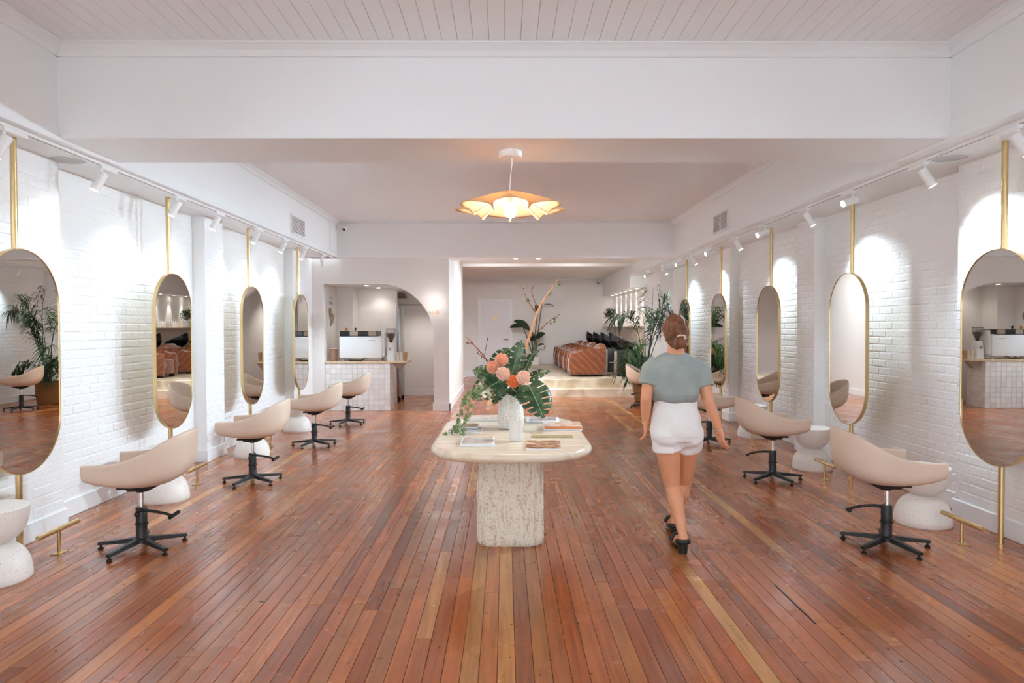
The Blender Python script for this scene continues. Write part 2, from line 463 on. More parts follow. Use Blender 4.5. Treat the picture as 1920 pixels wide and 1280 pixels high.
def brick_wall(name, segs, sgn, back, zc):
    """segs: (y0, y1, face x, bricks?)"""
    bm = bmesh.new()
    for (a, b, fx, br) in segs:
        b_box(bm, min(fx, back), max(fx, back), a, b, 0, zc)
    wall = struct(name, bm, M['brickpaint'])
    CH = .0785; slots = []
    for (a, b, fx, br) in segs:
        if not br: continue
        for k in range(int(zc / CH)):
            z = (k + .5) * CH
            if z < .14: continue
            y = a + (-.12 if k % 2 else 0)
            while y < b:
                c0, c1 = max(y, a) + .004, min(y + .24, b) - .004
                if c1 - c0 > .05: slots.append((fx, (c0 + c1) / 2, z, round(c1 - c0, 2)))
                y += .24
    slots = [s for s in slots if s[1] > 2.2]
    def score(s): return (s[3] / s[1] ** 2.0) * (1 if in_view((s[0], s[1], s[2]), 5) else .0)
    slots.sort(key=score, reverse=True)
    cache = {}
    for (fx, y, z, wd) in slots[:300]:
        if wd not in cache: cache[wd] = brick_mesh(wd, CH - .008, 'brick', sgn)
        o = bpy.data.objects.new('brick', cache[wd]); COL.objects.link(o); o.parent = wall
        o.location = (fx + sgn * random.uniform(-.0025, .0005), y, z); o.rotation_euler = (random.uniform(-.008, .008), 0, random.uniform(-.007, .007))
    v, f = [], []
    for (fx, y, z, wd) in slots[300:]:
        if wd not in cache: cache[wd] = brick_mesh(wd, CH - .008, 'brick', sgn)
        n = len(v); dx = random.uniform(-.0025, .0005); rx = random.uniform(-.008, .008)
        v += [(fx + dx + q.co.x, y + q.co.y, z + q.co.z + rx * q.co.y) for q in cache[wd].vertices]
        f += [tuple(n + i for i in p.vertices) for p in cache[wd].polygons]
    me = bpy.data.meshes.new('bricks_beyond'); me.from_pydata(v, [], f); me.materials.append(M['brickpaint'])
    o = bpy.data.objects.new('bricks_beyond', me); COL.objects.link(o); o.parent = wall; o['kind'] = 'stuff'
    return wall
segL = [(Y0, 3.0, XL, 0), (3.0, 5.53, XLP, 1), (5.53, 8.18, XL, 1), (8.18, 8.70, XLP, 1), (8.70, 11.55, XL, 1), (11.55, 12.08, XLP, 1), (12.08, 13.2, XL, 0)]
segR = [(Y0, 3.0, XR, 0), (3.0, 5.70, XRP, 1), (5.70, 8.36, XR, 1), (8.36, 8.85, XRP, 1), (8.85, 11.5, XR, 1), (11.5, 12.0, XRP, 1), (12.0, 16.0, XR, 1)]
wall_left = brick_wall('wall_left', segL, 1, -4.1, ZS)
wall_right = brick_wall('wall_right', segR, -1, 4.3, ZS)
def baseboards(name, segs, sgn, h=.15, t=.02):
    bm = bmesh.new()
    for i, (a, b, fx, br) in enumerate(segs):
        pil = abs(fx) in (abs(XLP), abs(XRP))
        a2, b2 = (a - t - .004, b + t + .004) if pil else (a, b)
        x0, x1 = sorted((fx - sgn * .3 * 0, fx + sgn * t))
        b_box(bm, min(fx - sgn * (.16 if pil else .0), fx + sgn * t), max(fx - sgn * (.16 if pil else .0), fx + sgn * t), a2, b2, 0, h, .006, 1)
    return struct(name, bm, M['trim'])
baseboards('baseboard_left', segL, 1); baseboards('baseboard_right', segR, -1)

# soffits and bulkheads along both sides
sbox('trim_1', M['paint'], -4.1, BKL, Y0, 13.0, ZS, ZC + .1)                        # left bulkhead
sbox('trim_2', M['paint'], BKR, 4.3, Y0, 17.6, ZS, ZC + .1)                         # right bulkhead
sbox('trim_3', M['paint'], BKR, 4.3, 17.6, YB, 2.63, ZC + .1)                       # lowered right bulkhead over the wash area
sbox('beam', M['paint'], BKL, BKR, 4.93, 5.65, 2.96, ZC + .1)
sbox('beam', M['paint'], BKL, BKR, 13.0, 13.62, ZS, ZC + .1)
sbox('beam', M['warmwall'], -1.38, BKR, 17.1, 17.4, 3.13, ZC + .1)
# ceilings
bm = bmesh.new(); b_box(bm, -4.1, 4.3, Y0, 4.95, ZC + .012, ZC + .1)
ceiling = struct('ceiling', bm, M['ceil'])
bw = .1105; x = BKL - .02
while x < BKR:
    bm = bmesh.new(); b_box(bm, x + .0013, x + bw - .0013, Y0 + .02, 4.93, ZC, ZC + .014, .0015, 1)
    finish('ceiling_board', bm, M['ceil'], ceiling, False)
    x += bw
sbox('ceiling_middle', M['ceil'], BKL, BKR, 5.6, 13.1, ZC, ZC + .1)
sbox('ceiling_rear', M['warmwall'], -4.1, 4.3, 13.6, YB + .2, 3.2, 3.3)
# cornices
def cornice(name, pts, s=.075, steps=((0, 1.0), (.35, .62), (.7, .38), (1.0, .0))):
    pass
def cornice_box(name, x0, x1, y0, y1, ax, sg, z=ZC, s=.085):
    """stepped cornice strip running along Y (ax 'y') or X"""
    bm = bmesh.new()
    prof = [(0, 0), (s, 0), (s, -.012), (s * .75, -.022), (s * .38, -s * .6), (.022, -s * .86), (.016, -s), (0, -s)]
    rings = []
    for e in (0, 1):
        ring = []
        for d, h in prof:
            if ax == 'y': ring.append((x0 + sg * d, (y0, y1)[e], z + h))
            else: ring.append(((x0, x1)[e], y0 + sg * d, z + h))
        rings.append(ring)
    b_rings(bm, rings)
    return struct(name, bm, M['trim'])
cornice_box('trim_4', BKL, 0, Y0, 4.93, 'y', 1); cornice_box('trim_5', BKR, 0, Y0, 4.93, 'y', -1)
cornice_box('trim_6', BKL, BKR, 4.93, 0, 'x', -1)
cornice_box('trim_7', BKL, 0, 5.65, 13.0, 'y', 1, s=.07); cornice_box('trim_8', BKR, 0, 5.65, 13.0, 'y', -1, s=.07)
cornice_box('trim_9', BKL, BKR, 13.0, 0, 'x', -1, s=.04)
cornice_box('trim_10', -4.0, BKR, YB, 0, 'x', -1, z=3.2, s=.05)
# thin shadow-line battens along the lower bulkhead edges
sbox('trim_11', M['trim'], BKL - .01, BKL + .014, Y0, 13.0, ZS - .004, ZS + .045)
sbox('trim_12', M['trim'], BKR - .014, BKR + .01, Y0, 17.6, ZS - .004, ZS + .045)

# shopfront behind the camera: low sill, head, end piers and mullions around open glazing
sbox('wall_front', M['paint'], -4.1, 4.3, Y0 - .15, Y0, 3.05, ZC + .1)
sbox('window_1', M['trim'], -4.1, 4.3, Y0 - .12, Y0 - .02, -.1, .35)
for i, xx in enumerate((-3.72, -1.3, 1.3, 3.72)):
    sbox('window_frame', M['trim'], xx - .05, xx + .05, Y0 - .12, Y0 - .02, .35, 3.05)
sbox('pavement', M['grout'], -12, 12, -14, Y0 - .15, -.14, -.05)

# ------------------------------------------------------------------ coffee alcove wall with its swooping arch
YW = 13.2
arch = [(-3.49, 0), (-3.49, 2.45)]
cx, cz, rx, rz_ = -2.43, 1.42, 1.05, 1.03
arch += [(cx + rx * math.sin(t * PI / 2 / 16), cz + rz_ * math.cos(t * PI / 2 / 16)) for t in range(0, 17)]
arch += [(-1.38, 0)]
outer = [(-3.72, 0), (-3.72, ZS)] + [(a[0], ZS) for a in arch[2:-1]] + [(-1.08, ZS), (-1.08, 0)]
bm = bmesh.new()
def prism(bm, poly, y0, y1):
    n = len(poly)
    a = [bm.verts.new((p[0], y0, p[1])) for p in poly]; b = [bm.verts.new((p[0], y1, p[1])) for p in poly]
    bm.faces.new(a); bm.faces.new(list(reversed(b)))
    for i in range(n): bm.faces.new((a[i], b[i], b[(i + 1) % n], a[(i + 1) % n]))
# above the opening: strips so that every face is convex
prism(bm, [(-3.72, 0), (-3.49, 0), (-3.49, ZS), (-3.72, ZS)], YW, YW + .15)
tops = arch[1:-1]
for p, q in zip(tops[:-1], tops[1:]):
    if abs(p[0] - q[0]) > 1e-6: prism(bm, [p, q, (q[0], ZS), (p[0], ZS)], YW, YW + .15)
prism(bm, [(-1.38, 0), (-1.08, 0), (-1.08, ZS), (-1.38, ZS)], YW, YW + .15)
bmesh.ops.remove_doubles(bm, verts=bm.verts, dist=1e-5)
struct('wall_rear', bm, M['warmwall'])
sbox('wall_corridor', M['warmwall'], -1.38, -1.08, YW + .15, 17.6, 0, 3.2)
sbox('wall_alcove', M['warmwall'], -3.72, -3.49, YW + .15, 14.7, 0, 2.6)
sbox('wall_alcove.001', M['warmwall'], -3.49, -3.156, 14.2, 14.85, 0, 2.45)
sbox('wall_alcove.002', M['warmwall'], -3.156, -2.33, 14.7, 14.85, 0, 2.45)
sbox('ceiling_alcove', M['ceil'], -3.72, -1.38, YW + .15, 16.6, 2.45, 2.6)
sbox('wall_passage', M['warmwall'], -3.2, -1.38, 16.3, 16.6, 0, 2.45)
sbox('wall_passage.001', M['warmwall'], -2.60, -1.385, 16.24, 16.3, 0, 2.16)
sbox('trim_13', M['greige'], -2.60, -1.385, 16.225, 16.24, 2.135, 2.16)
sbox('baseboard_passage', M['trim'], -2.60, -1.385, 16.222, 16.24, 0, .13)
sbox('baseboard_rear', M['trim'], -1.40, -1.06, YW - .02, YW, 0, .14)
sbox('baseboard_corridor', M['trim'], -1.08, -1.06, YW - .02, 17.62, 0, .14)
sbox('wall_far', M['warmwall'], -4.1, 4.3, YB, YB + .2, 0, 3.3)
sbox('wall_far_left', M['warmwall'], -4.3, -4.1, 13.2, YB + .2, 0, 3.3)
sbox('wall_far_left.001', M['warmwall'], -4.1, -1.2, 16.95, 17.1, 0, 3.2)
sbox('baseboard_far', M['trim'], -4.1, .35, YB - .02, YB, 0, .16)
# right wall of the wash area with its return
sbox('wall_wash', M['brickpaint'], 3.62, 4.3, 16.0, YB, 0, 2.95)
sbox('wall_wash.001', M['beigetile'], 3.42, 3.62, 17.7, YB, .39, 1.60)
sbox('trim_14', M['oak'], 3.26, 3.62, 17.68, YB, 1.60, 1.625)
# stone platform with one step
bm = bmesh.new(); b_box(bm, .35, 3.62, 15.95, YB, -.02, .39, .008, 1); plat = struct('platform', bm, M['step'])
bm = bmesh.new(); b_box(bm, .35, 3.62, 15.65, 15.96, -.02, .19, .008, 1); struct('step', bm, M['step'])

# far door with frame
door = sbox('door_1', mat('pale_grey_door', rgb(236, 236, 240), .5), -.80, .155, YB - .05, YB - .005, 0, 2.44)
for (a, b, c, d) in ((-.89, -.80, 0, 2.53), (.155, .245, 0, 2.53), (-.80, .155, 2.44, 2.53)):
    sbox('door_frame', M['whiteplastic'], a, b, YB - .10, YB, c, d, door)
part_tube('door_handle', M['gold'], door, [(.10, YB - .06, 1.22), (.10, YB - .11, 1.22), (-.06, YB - .115, 1.22)], .017, 8)
for dx in (-.36, -.29):
    part_box('door_symbol', M['gold'], door, dx - .02, dx + .02, YB - .056, YB - .05, 1.84, 1.96)

# ------------------------------------------------------------------ centre table
TX, TY, TZ = .045, 5.63, .74
def rrect(hx, hy, r, n=12, p=2.0):
    pts = []
    for (sx, sy, a0) in ((1, 1, 0), (-1, 1, 90), (-1, -1, 180), (1, -1, 270)):
        for k in range(n + 1):
            a = R(a0 + 90 * k / n); pts.append((sx * (hx - r) + r * math.cos(a), sy * (hy - r) + r * math.sin(a)))
    return pts
table = thing('display_table', 'cream travertine table with rounded top on a rough stone pedestal, in the middle', 'table', (TX, TY, 0))
bm = bmesh.new(); rings = []
T = .07
for k in range(9):
    a = PI * k / 8 - PI / 2; ins = (1 - math.cos(a)) * .034; z = TZ - T / 2 + math.sin(a) * T / 2
    rings.append([(x, y, z) for x, y in rrect(.60 - ins, 1.0 - ins, .46 - ins, 12)])
b_rings(bm, rings); finish('tabletop', bm, M['travertine'], table)
bm = bmesh.new(); rings = []
rnd = random.Random(3)
prof = [(0, .94), (.012, .985), (.05, 1.0), (.2, .995), (.4, .99), (.55, .985), (.672, .985)]
nz = 60
for k in range(nz + 1):
    z = .672 * k / nz
    s = 1.0 if z > .05 else .93 + .07 * min(1, (z / .05)) ** .5
    ring = []
    for i, (x, y) in enumerate(rrect(.245 * s, .34 * s, .09, 9)):
        l = math.hypot(x, y); g = .006 * math.sin(i * 1.9) + rnd.uniform(-.0035, .0035)
        ring.append((x * (1 + g / l), y * (1 + g / l), z + (0 if k in (0, nz) else rnd.uniform(-.002, .002))))
    rings.append(ring)
b_rings(bm, rings)
ped = finish('pedestal', bm, M['stone'], table); ped.location = (-.01, -.36, 0)

# magazines and other things on the table
def magazine(label, c, sx, sy, rz, mats, th=.012, name='magazine', cat='magazine', z=TZ, group='magazines on the stone table', inset=.0):
    t = thing(name, label, cat, (c[0], c[1], z), rz, group)
    part_box('pages', M['poster'], t, -sx / 2, sx / 2, -sy / 2, sy / 2, .0005, th, .002)
    part_box('cover', mats, t, -sx / 2 + inset, sx / 2 - inset, -sy / 2 + inset, sy / 2 - inset, th, th + .0015)
    return t
pm = [print_mat('print_landscape', rgb(150, 160, 170), rgb(214, 208, 200), rgb(206, 150, 96)),
      print_mat('print_portrait', rgb(120, 70, 44), rgb(210, 160, 116), rgb(240, 226, 206), 12),
      print_mat('print_peach', rgb(216, 150, 110), rgb(232, 214, 200), rgb(210, 214, 220), 5),
      print_mat('print_grey', rgb(110, 100, 98), rgb(190, 184, 182), rgb(228, 228, 232), 8),
      print_mat('print_pale', rgb(226, 190, 160), rgb(238, 226, 216), rgb(206, 206, 214), 6),
      print_mat('print_brown', rgb(140, 112, 84), rgb(176, 152, 122), rgb(196, 180, 158), 7)]
magazine('white-bordered magazine with landscape cover at the front left of the table', (-.205, 5.08), .25, .32, .01, pm[0], .02, inset=.014)
magazine('brown and cream portrait magazine at the front right of the table', (.275, 4.94), .25, .34, -.03, pm[1], .012)
a = magazine('thick book with orange spine lying right of the vase', (.485, 5.82), .32, .30, -.03, pm[2], .035, 'book', 'book')
part_box('spine', mat('orange_spine', rgb(214, 132, 80), .5), a, -.155, .155, -.152, -.148, .014, .036)
magazine('pale magazine with grey photo beside the monstera leaf tip', (.345, 6.28), .30, .30, -.05, pm[3], .016, inset=.03)
magazine('pale peach magazine at the back left edge of the table', (-.20, 6.40), .26, .26, .04, pm[4], .022)
magazine('grey magazine under the small brown book beside the ivy', (-.33, 5.66), .27, .26, -.02, pm[3], .018)
magazine('small brown book lying on top of a grey magazine by the ivy', (-.335, 5.78), .21, .2, -.05, pm[5], .016, 'book', 'book', z=TZ + .0196)
bm = bmesh.new()
pts = [(.17, -.055), (.17, .055)] + [(-.10 + .055 * math.cos(R(90 + k * 15)), .055 * math.sin(R(90 + k * 15))) for k in range(13)]
b_rings(bm, [[(x, y, 0.0005) for x, y in pts], [(x, y, .006) for x, y in pts]])
o = finish('paddle_board', bm, mat('olive_card', rgb(176, 164, 122), .5, var=.2, vscale=20), None, False); o.location = (.355, 5.36, TZ)
tag(o, 'flat olive paddle-shaped card behind the portrait magazine', 'card')
bm = bmesh.new(); b_box(bm, -.05, .05, -.06, .06, .0005, .004)
o = finish('card', bm, mat('tan_card', rgb(212, 186, 150), .5), None, False); o.location = (.255, 5.57, TZ); tag(o, 'small plain tan card lying right of the candle', 'card')
cd = thing('candle', 'white frosted glass candle in front of the flower vase', 'candle', (.078, 5.16, TZ))
part_lathe('glass', M['frost'], cd, [(.045, .0005), (.05, .006), (.054, .145), (.050, .146), (.046, .02), (.001, .018)], n=28)
part_lathe('wax', M['wax'], cd, [(.001, .019), (.045, .021), (.0485, .11), (.001, .11)], n=24)
part_tube('wick', M['rubber'], cd, [(0, 0, .11), (.001, 0, .122)], .0015, 5)

# vase and flowers
VX, VY = (957 - 947) / PX * 5.82, 5.82
vase = thing('vase', 'pale ribbed ceramic vase in the middle of the travertine table', 'vase', (VX, VY, TZ))
bm = bmesh.new(); prof = [(.085, .0005), (.108, .012), (.112, .06), (.108, .14), (.098, .23), (.092, .285), (.094, .295), (.084, .295), (.082, .24), (.07, .1), (.001, .09)]
rings = []
for r, z in prof:
    rings.append([((r + .0012 * (i % 2)) * math.cos(2 * PI * i / 56), (r + .0012 * (i % 2)) * math.sin(2 * PI * i / 56), z) for i in range(56)])
b_rings(bm, rings); finish('body', bm, M['vasestone'], vase)
VT = Vector((VX, VY, TZ + .27))

def frame(base, tip, nrm):
    y = (tip - base); L = y.length; y.normalize(); nrm = Vector(nrm)
    x = y.cross(nrm).normalized(); z = x.cross(y).normalized()
    return Matrix((x, y, z)).transposed(), L
def monstera(label, base, tip, nrm, width, cuts=6, droop=.16, stem_from=None, fold=.12):
    base, tip = Vector(base), Vector(tip)
    m, L = frame(base, tip, nrm)
    t = thing('monstera_leaf', label, 'leaf', base, 0, 'monstera leaves in the vase')
    bm = bmesh.new(); N = 54
    def hw(v): return width / 2 * (math.sin(PI * min(1, (v * .93 + .07)) ** .72)) ** .75
    def P(u, v, s):
        wv = hw(v); x = s * u * wv; y = L * v + u * wv * .38 * (v - .25) - (.10 * L * u * (1 - v) ** 3)
        z = fold * abs(x) * (1 - 1.6 * abs(x) / width) - droop * L * (v - .3) ** 2
        return m @ Vector((x, y, z))
    for s in (1, -1):
        for i in range(N):
            v0, v1 = i / N, (i + 1) / N
            ph = (v0 * cuts * 1.12) % 1
            umax = 1.0 if (ph > .24 or v0 < .12 or v0 > .93) else .42
            us = [0, .2, .42, .7, 1.0]
            for a, b in zip(us[:-1], us[1:]):
                if b > umax + .01: continue
                q = [P(a, v0, s), P(b, v0, s), P(b, v1, s), P(a, v1, s)]
                vs = [bm.verts.new(p) for p in q]
                bm.faces.new(vs if s > 0 else list(reversed(vs)))
    bmesh.ops.remove_doubles(bm, verts=bm.verts, dist=.0004)
    o = finish('blade', bm, M['monstera'], t, True, False)
    md = o.modifiers.new('thickness', 'SOLIDIFY'); md.thickness = .0012
    part_tube('midrib', M['rib'], t, [m @ Vector((0, L * k / 6, .0022 - droop * L * (k / 6 - .3) ** 2)) for k in range(7)], [.003 - .0003 * k for k in range(7)], 5)
    sf = Vector(stem_from) if stem_from is not None else VT
    a = sf - base
    part_tube('stem', M['stemgreen'], t, [a + Vector((0, 0, -.12)), a, a * .5 + Vector((0, 0, .02)), Vector((0, 0, 0))], .005, 6)
    return t
monstera('large monstera leaf hanging down over the right table edge', at(991, 722, 5.68), at(1020, 781, 5.52), (.3, -1, .4), .30, 6, .18)
monstera('broad monstera leaf drooping to the lower left of the flowers', at(941, 711, 5.72), at(886, 745, 5.52), (-.1, -1, .5), .25, 6, .15)
monstera('curled monstera leaf pointing left of the peach flowers', at(926, 706, 5.8), at(888, 692, 5.75), (.15, -1, .4), .16, 5, .3)
monstera('tall upright monstera leaf behind the flowers, standing highest', at(958, 705, 5.86), at(979, 638, 5.92), (-.3, -1, .1), .19, 6, -.12, fold=.3)
monstera('narrow upright monstera leaf leaning right beside the tallest leaf', at(979, 702, 5.84), at(1006, 649, 5.9), (-.75, -.7, -.1), .10, 4, .1, fold=.4)
monstera('monstera leaf pointing up behind the topmost peach flower', at(928, 684, 5.92), at(954, 650, 5.98), (-.4, -.9, .4), .17, 4, .2)
monstera('slim monstera leaf pointing right above the hanging leaf', at(990, 710, 5.86), at(1030, 692, 5.82), (.1, -.8, .7), .10, 4, .3)
monstera('small dark monstera leaf tucked at the vase rim', at(958, 726, 5.72), at(979, 747, 5.6), (.1, -.9, .5), .11, 3, .2)
monstera('monstera leaf low at the left of the vase rim', at(946, 722, 5.78), at(924, 757, 5.66), (-.4, -.9, .4), .12, 5, .2)

def pompom(label, c, r, m):
    c = Vector(c)
    t = thing('chrysanthemum', label, 'flower', c, 0, 'pompom flowers in the vase')
    bm = bmesh.new(); b_ball(bm, (0, 0, 0), r * .72, 2)
    n = 170; ga = PI * (3 - 5 ** .5)
    for i in range(n):
        z = 1 - 2 * (i + .5) / n; rr = math.sqrt(1 - z * z); d = Vector((rr * math.cos(i * ga), rr * math.sin(i * ga), z))
        rot = rot_to(d); l = r * random.uniform(.9, 1.12)
        q = [rot @ Vector(p) for p in ((-.1 * r, 0, r * .6), (0, -.035 * r, r * .7), (.1 * r, 0, r * .6), (.085 * r, .03 * r, l * .93), (0, -.03 * r, l), (-.085 * r, .03 * r, l * .93))]
        v = [bm.verts.new(p) for p in q]; bm.faces.new((v[0], v[1], v[4], v[5])); bm.faces.new((v[1], v[2], v[3], v[4]))
    finish('petals', bm, m, t, True, False)
    a = VT - c
    part_tube('stem', M['stemgreen'], t, [a + Vector((0, 0, -.1)), a, a * .4, (0, 0, -r * .5)], .004, 6)
pompom('peach pompom flower, topmost of the bunch', at(940.5, 674, 5.62), .056, M['petal_peach'])
pompom('peach pompom flower furthest left in the bunch', at(924, 688, 5.64), .056, M['petal_peach'])
pompom('pale pink pompom flower below the two peach ones', at(943, 700, 5.56), .059, M['petal_pink'])
pompom('deep orange pompom flower low in the middle of the bunch', at(962, 715, 5.6), .055, M['petal_orange'])
pompom('pale pink pompom flower furthest right in the bunch', at(981, 708, 5.55), .06, M['petal_pink'])

def branch(label, main, rads, subs, leaves, m, name='flowering_branch'):
    p0 = Vector(main[0])
    t = thing(name, label, 'branch', p0, 0, 'bare branches in the vase')
    L = lambda pts: [Vector(p) - p0 for p in pts]
    part_tube('stem', m, t, L(main), rads, 8)
    for s in subs: part_tube('twig', M['twigdark'], t, L(s), [.0045 - .003 * i / (len(s) - 1) for i in range(len(s))], 6)
    allp = list(main) + [p for s in subs for p in s]
    bm = bmesh.new(); chains = [main] + subs
    for ch in chains:
        for a, b in zip(ch[:-1], ch[1:]):
            for k in range(4):
                q = Vector(a).lerp(Vector(b), random.random()) - p0 + Vector((random.uniform(-.008, .008), random.uniform(-.008, .008), random.uniform(-.006, .006)))
                b_ball(bm, q, random.uniform(.003, .006), 1, (1, 1, 1.5))
    finish('buds', bm, M['bud'], t)['kind'] = 'stuff'
    for c in leaves:
        bm = bmesh.new()
        for k in range(7):
            d = Vector((random.uniform(-1, 1), random.uniform(-1, 1), random.uniform(-1, .6))).normalized(); l = random.uniform(.02, .045)
            q = Vector(c) - p0; sd = d.cross(Vector((0, 0, 1))).normalized() * l * .22
            v = [bm.verts.new(z) for z in (q, q + d * l * .5 + sd, q + d * l, q + d * l * .5 - sd)]; bm.faces.new(v)
        finish('leaf_tuft', bm, M['ivy'], t, True, False)
    return t
Yb = 5.9
bp = lambda x, y: at(x, y, Yb)
branch('tall pale branch rising from the vase, forked and budding', [VT + Vector((.02, .02, -.12)), VT + Vector((.03, .03, .03)), bp(988, 644), bp(998, 615), bp(1007, 586), bp(1018, 565), bp(1030, 547), bp(1049, 521)],
       [.013, .013, .0125, .0115, .010, .008, .006, .0025],
       [[bp(1006, 588), bp(990, 565), bp(983, 549), bp(980, 534)], [bp(1009, 580), bp(999, 555), bp(997, 542), bp(999, 536)], [bp(996, 630), bp(1017, 614), bp(1035, 598), bp(1051, 589)]],
       [bp(987, 557), bp(990, 560), bp(980, 535), bp(1032, 548), bp(1031, 551), bp(1046, 531), bp(1033, 604), bp(1040, 601)], M['twig'])
branch('thin brown branch reaching out left of the flowers', [VT + Vector((-.02, .02, -.1)), VT + Vector((-.04, .03, .02)), bp(915, 678), bp(905, 664), bp(888, 645), bp(874, 630)], [.006, .006, .006, .0055, .004, .002],
       [[bp(908, 667), bp(911, 650), bp(914, 632)], [bp(886, 643), bp(879, 642.5), bp(872, 641)], [bp(912, 674), bp(900, 666), bp(896, 660)]], [], M['twigdark'], 'twig_branch')
branch('thin brown branch reaching out right above the slim leaf', [VT + Vector((.03, .0, -.1)), VT + Vector((.05, .01, .04)), bp(1000, 668), bp(1010, 657), bp(1022, 649)], [.005, .005, .004, .003, .0015], [[bp(995, 672), bp(985, 660), bp(983, 657)]], [bp(1018, 657)], M['twigdark'], 'twig_branch')

# ivy trailing onto the table
iv = thing('ivy_vine', 'trailing variegated ivy vine hanging left of the vase onto the table', 'ivy', VT + Vector((-.06, 0, 0)))
v0 = VT + Vector((-.06, 0, 0))
path = [v0 + Vector((.04, 0, -.08)), v0, at(908, 727, 5.6), at(888, 728, 5.5), at(872, 742, 5.42), at(862, 760, 5.4), at(862, 782, 5.42), at(855, 796, 5.44), Vector((-.42, 5.42, TZ + .03)), Vector((-.50, 5.40, TZ + .02))]
part_tube('stem', M['stemgreen'], iv, [p - v0 for p in path], .0028, 6)
path2 = [path[4], at(880, 752, 5.36), at(878, 772, 5.36), at(869, 790, 5.36), Vector((-.36, 5.36, TZ + .015))]
part_tube('stem', M['stemgreen'], iv, [p - v0 for p in path2], .0024, 6)
bm = bmesh.new()
star = [(0, 0), (.35, -.18), (.55, .12), (.34, .32), (.42, .62), (.16, .56), (0, 1.0), (-.16, .56), (-.42, .62), (-.34, .32), (-.55, .12), (-.35, -.18)]
me_pts = []
for ch, n in ((path[2:], 26), (path2, 16)):
    for k in range(n):
        f = k / n * (len(ch) - 1.001); i = int(f); p = ch[i].lerp(ch[i + 1], f - i)
        s = random.uniform(.026, .048)
        d = Vector((random.uniform(-1, 1), random.uniform(-.8, .3), random.uniform(-1, .3))).normalized()
        nr = Vector((random.uniform(-.5, .5), -1, random.uniform(-.1, .9))).normalized()
        x = d.cross(nr).normalized(); z = x.cross(d)
        mt = Matrix((x, d, z)).transposed()
        q0 = p + d * .012
        vs = []
        for (a, b) in star:
            w_ = q0 + mt @ Vector((a * s, b * s, -.25 * s * a * a)); w_.z = max(w_.z, TZ + .004); vs.append(bm.verts.new(w_ - v0))
        c = bm.verts.new(q0 + mt @ Vector((0, .3 * s, .05 * s)) - v0)
        c.co.z = max(c.co.z, TZ + .005 - v0.z)
        for j in range(12):
            bm.faces.new((c, vs[j], vs[(j + 1) % 12]))
finish('leaves', bm, M['ivy'], iv, True, False)

# ------------------------------------------------------------------ pendant lamp
PXX, PYY = .045, 5.3
pend = thing('pendant_lamp', 'petal-shaped veneer pendant lamp hanging from the beam over the table', 'lamp', (PXX, PYY, 2.96))
part_lathe('ceiling_rose', M['whiteplastic'], pend, [(.085, 0), (.089, -.005), (.089, -.045), (.08, -.052), (.001, -.052)], n=32)
part_tube('cord', M['whiteplastic'], pend, [(.012, 0, -.05), (.012, 0, -.10), (.0, 0, -.20), (-.006, 0, -.29), (-.003, 0, -.34)], .0035, 8)
part_lathe('lamp_holder', M['whiteplastic'], pend, [(.012, -.30), (.02, -.31), (.02, -.40), (.001, -.40)], n=16)
NP = 7
for k in range(NP):
    bm = bmesh.new(); a0 = 2 * PI * k / NP - PI / 2
    half = PI / NP; rings = []
    for i in range(13):
        f = i / 12; r = .02 + .42 * f
        ring = []
        for j in range(17):
            t = -1 + 2 * j / 16
            arch_h = .185 * f ** .9 * math.sqrt(max(0, 1 - t * t)) ** 1.1
            rr = r * (1 - .36 * abs(t) ** 2.6 * f * f); ang = a0 + half * t * (1 + .04 * f); fe = (rr - .02) / .42
            z = -.305 - .315 * fe + arch_h * (.75 + .25 * fe / max(f, .01))
            ring.append((rr * math.cos(ang), rr * math.sin(ang), z))
        rings.append(ring)
    b_rings(bm, rings, cap=False, closed=False)
    o = finish('petal', bm, M['veneer'], pend)
    md = o.modifiers.new('thickness', 'SOLIDIFY'); md.thickness = .003
bm = bmesh.new(); b_ball(bm, (0, 0, -.462), .05, 3); finish('bulb', bm, M['bulb'], pend)
def lamp(name, typ, loc, energy, color=(1, 1, 1), parent=None, size=.05, **kw):
    ld = bpy.data.lights.new(name, typ); ld.energy = energy; ld.color = color
    if typ == 'SPOT': ld.spot_size = kw.get('cone', R(60)); ld.spot_blend = kw.get('blend', .8); ld.shadow_soft_size = size
    elif typ == 'POINT': ld.shadow_soft_size = size
    o = bpy.data.objects.new(name, ld); COL.objects.link(o); o.location = loc
    if 'd' in kw: o.rotation_euler = Vector(kw['d']).to_track_quat('-Z', 'Y').to_euler()
    if parent is not None: o.parent = parent
    return o
lamp('bulb_light', 'POINT', (0, 0, -.53), 7, (1, .90, .76), pend, .05)

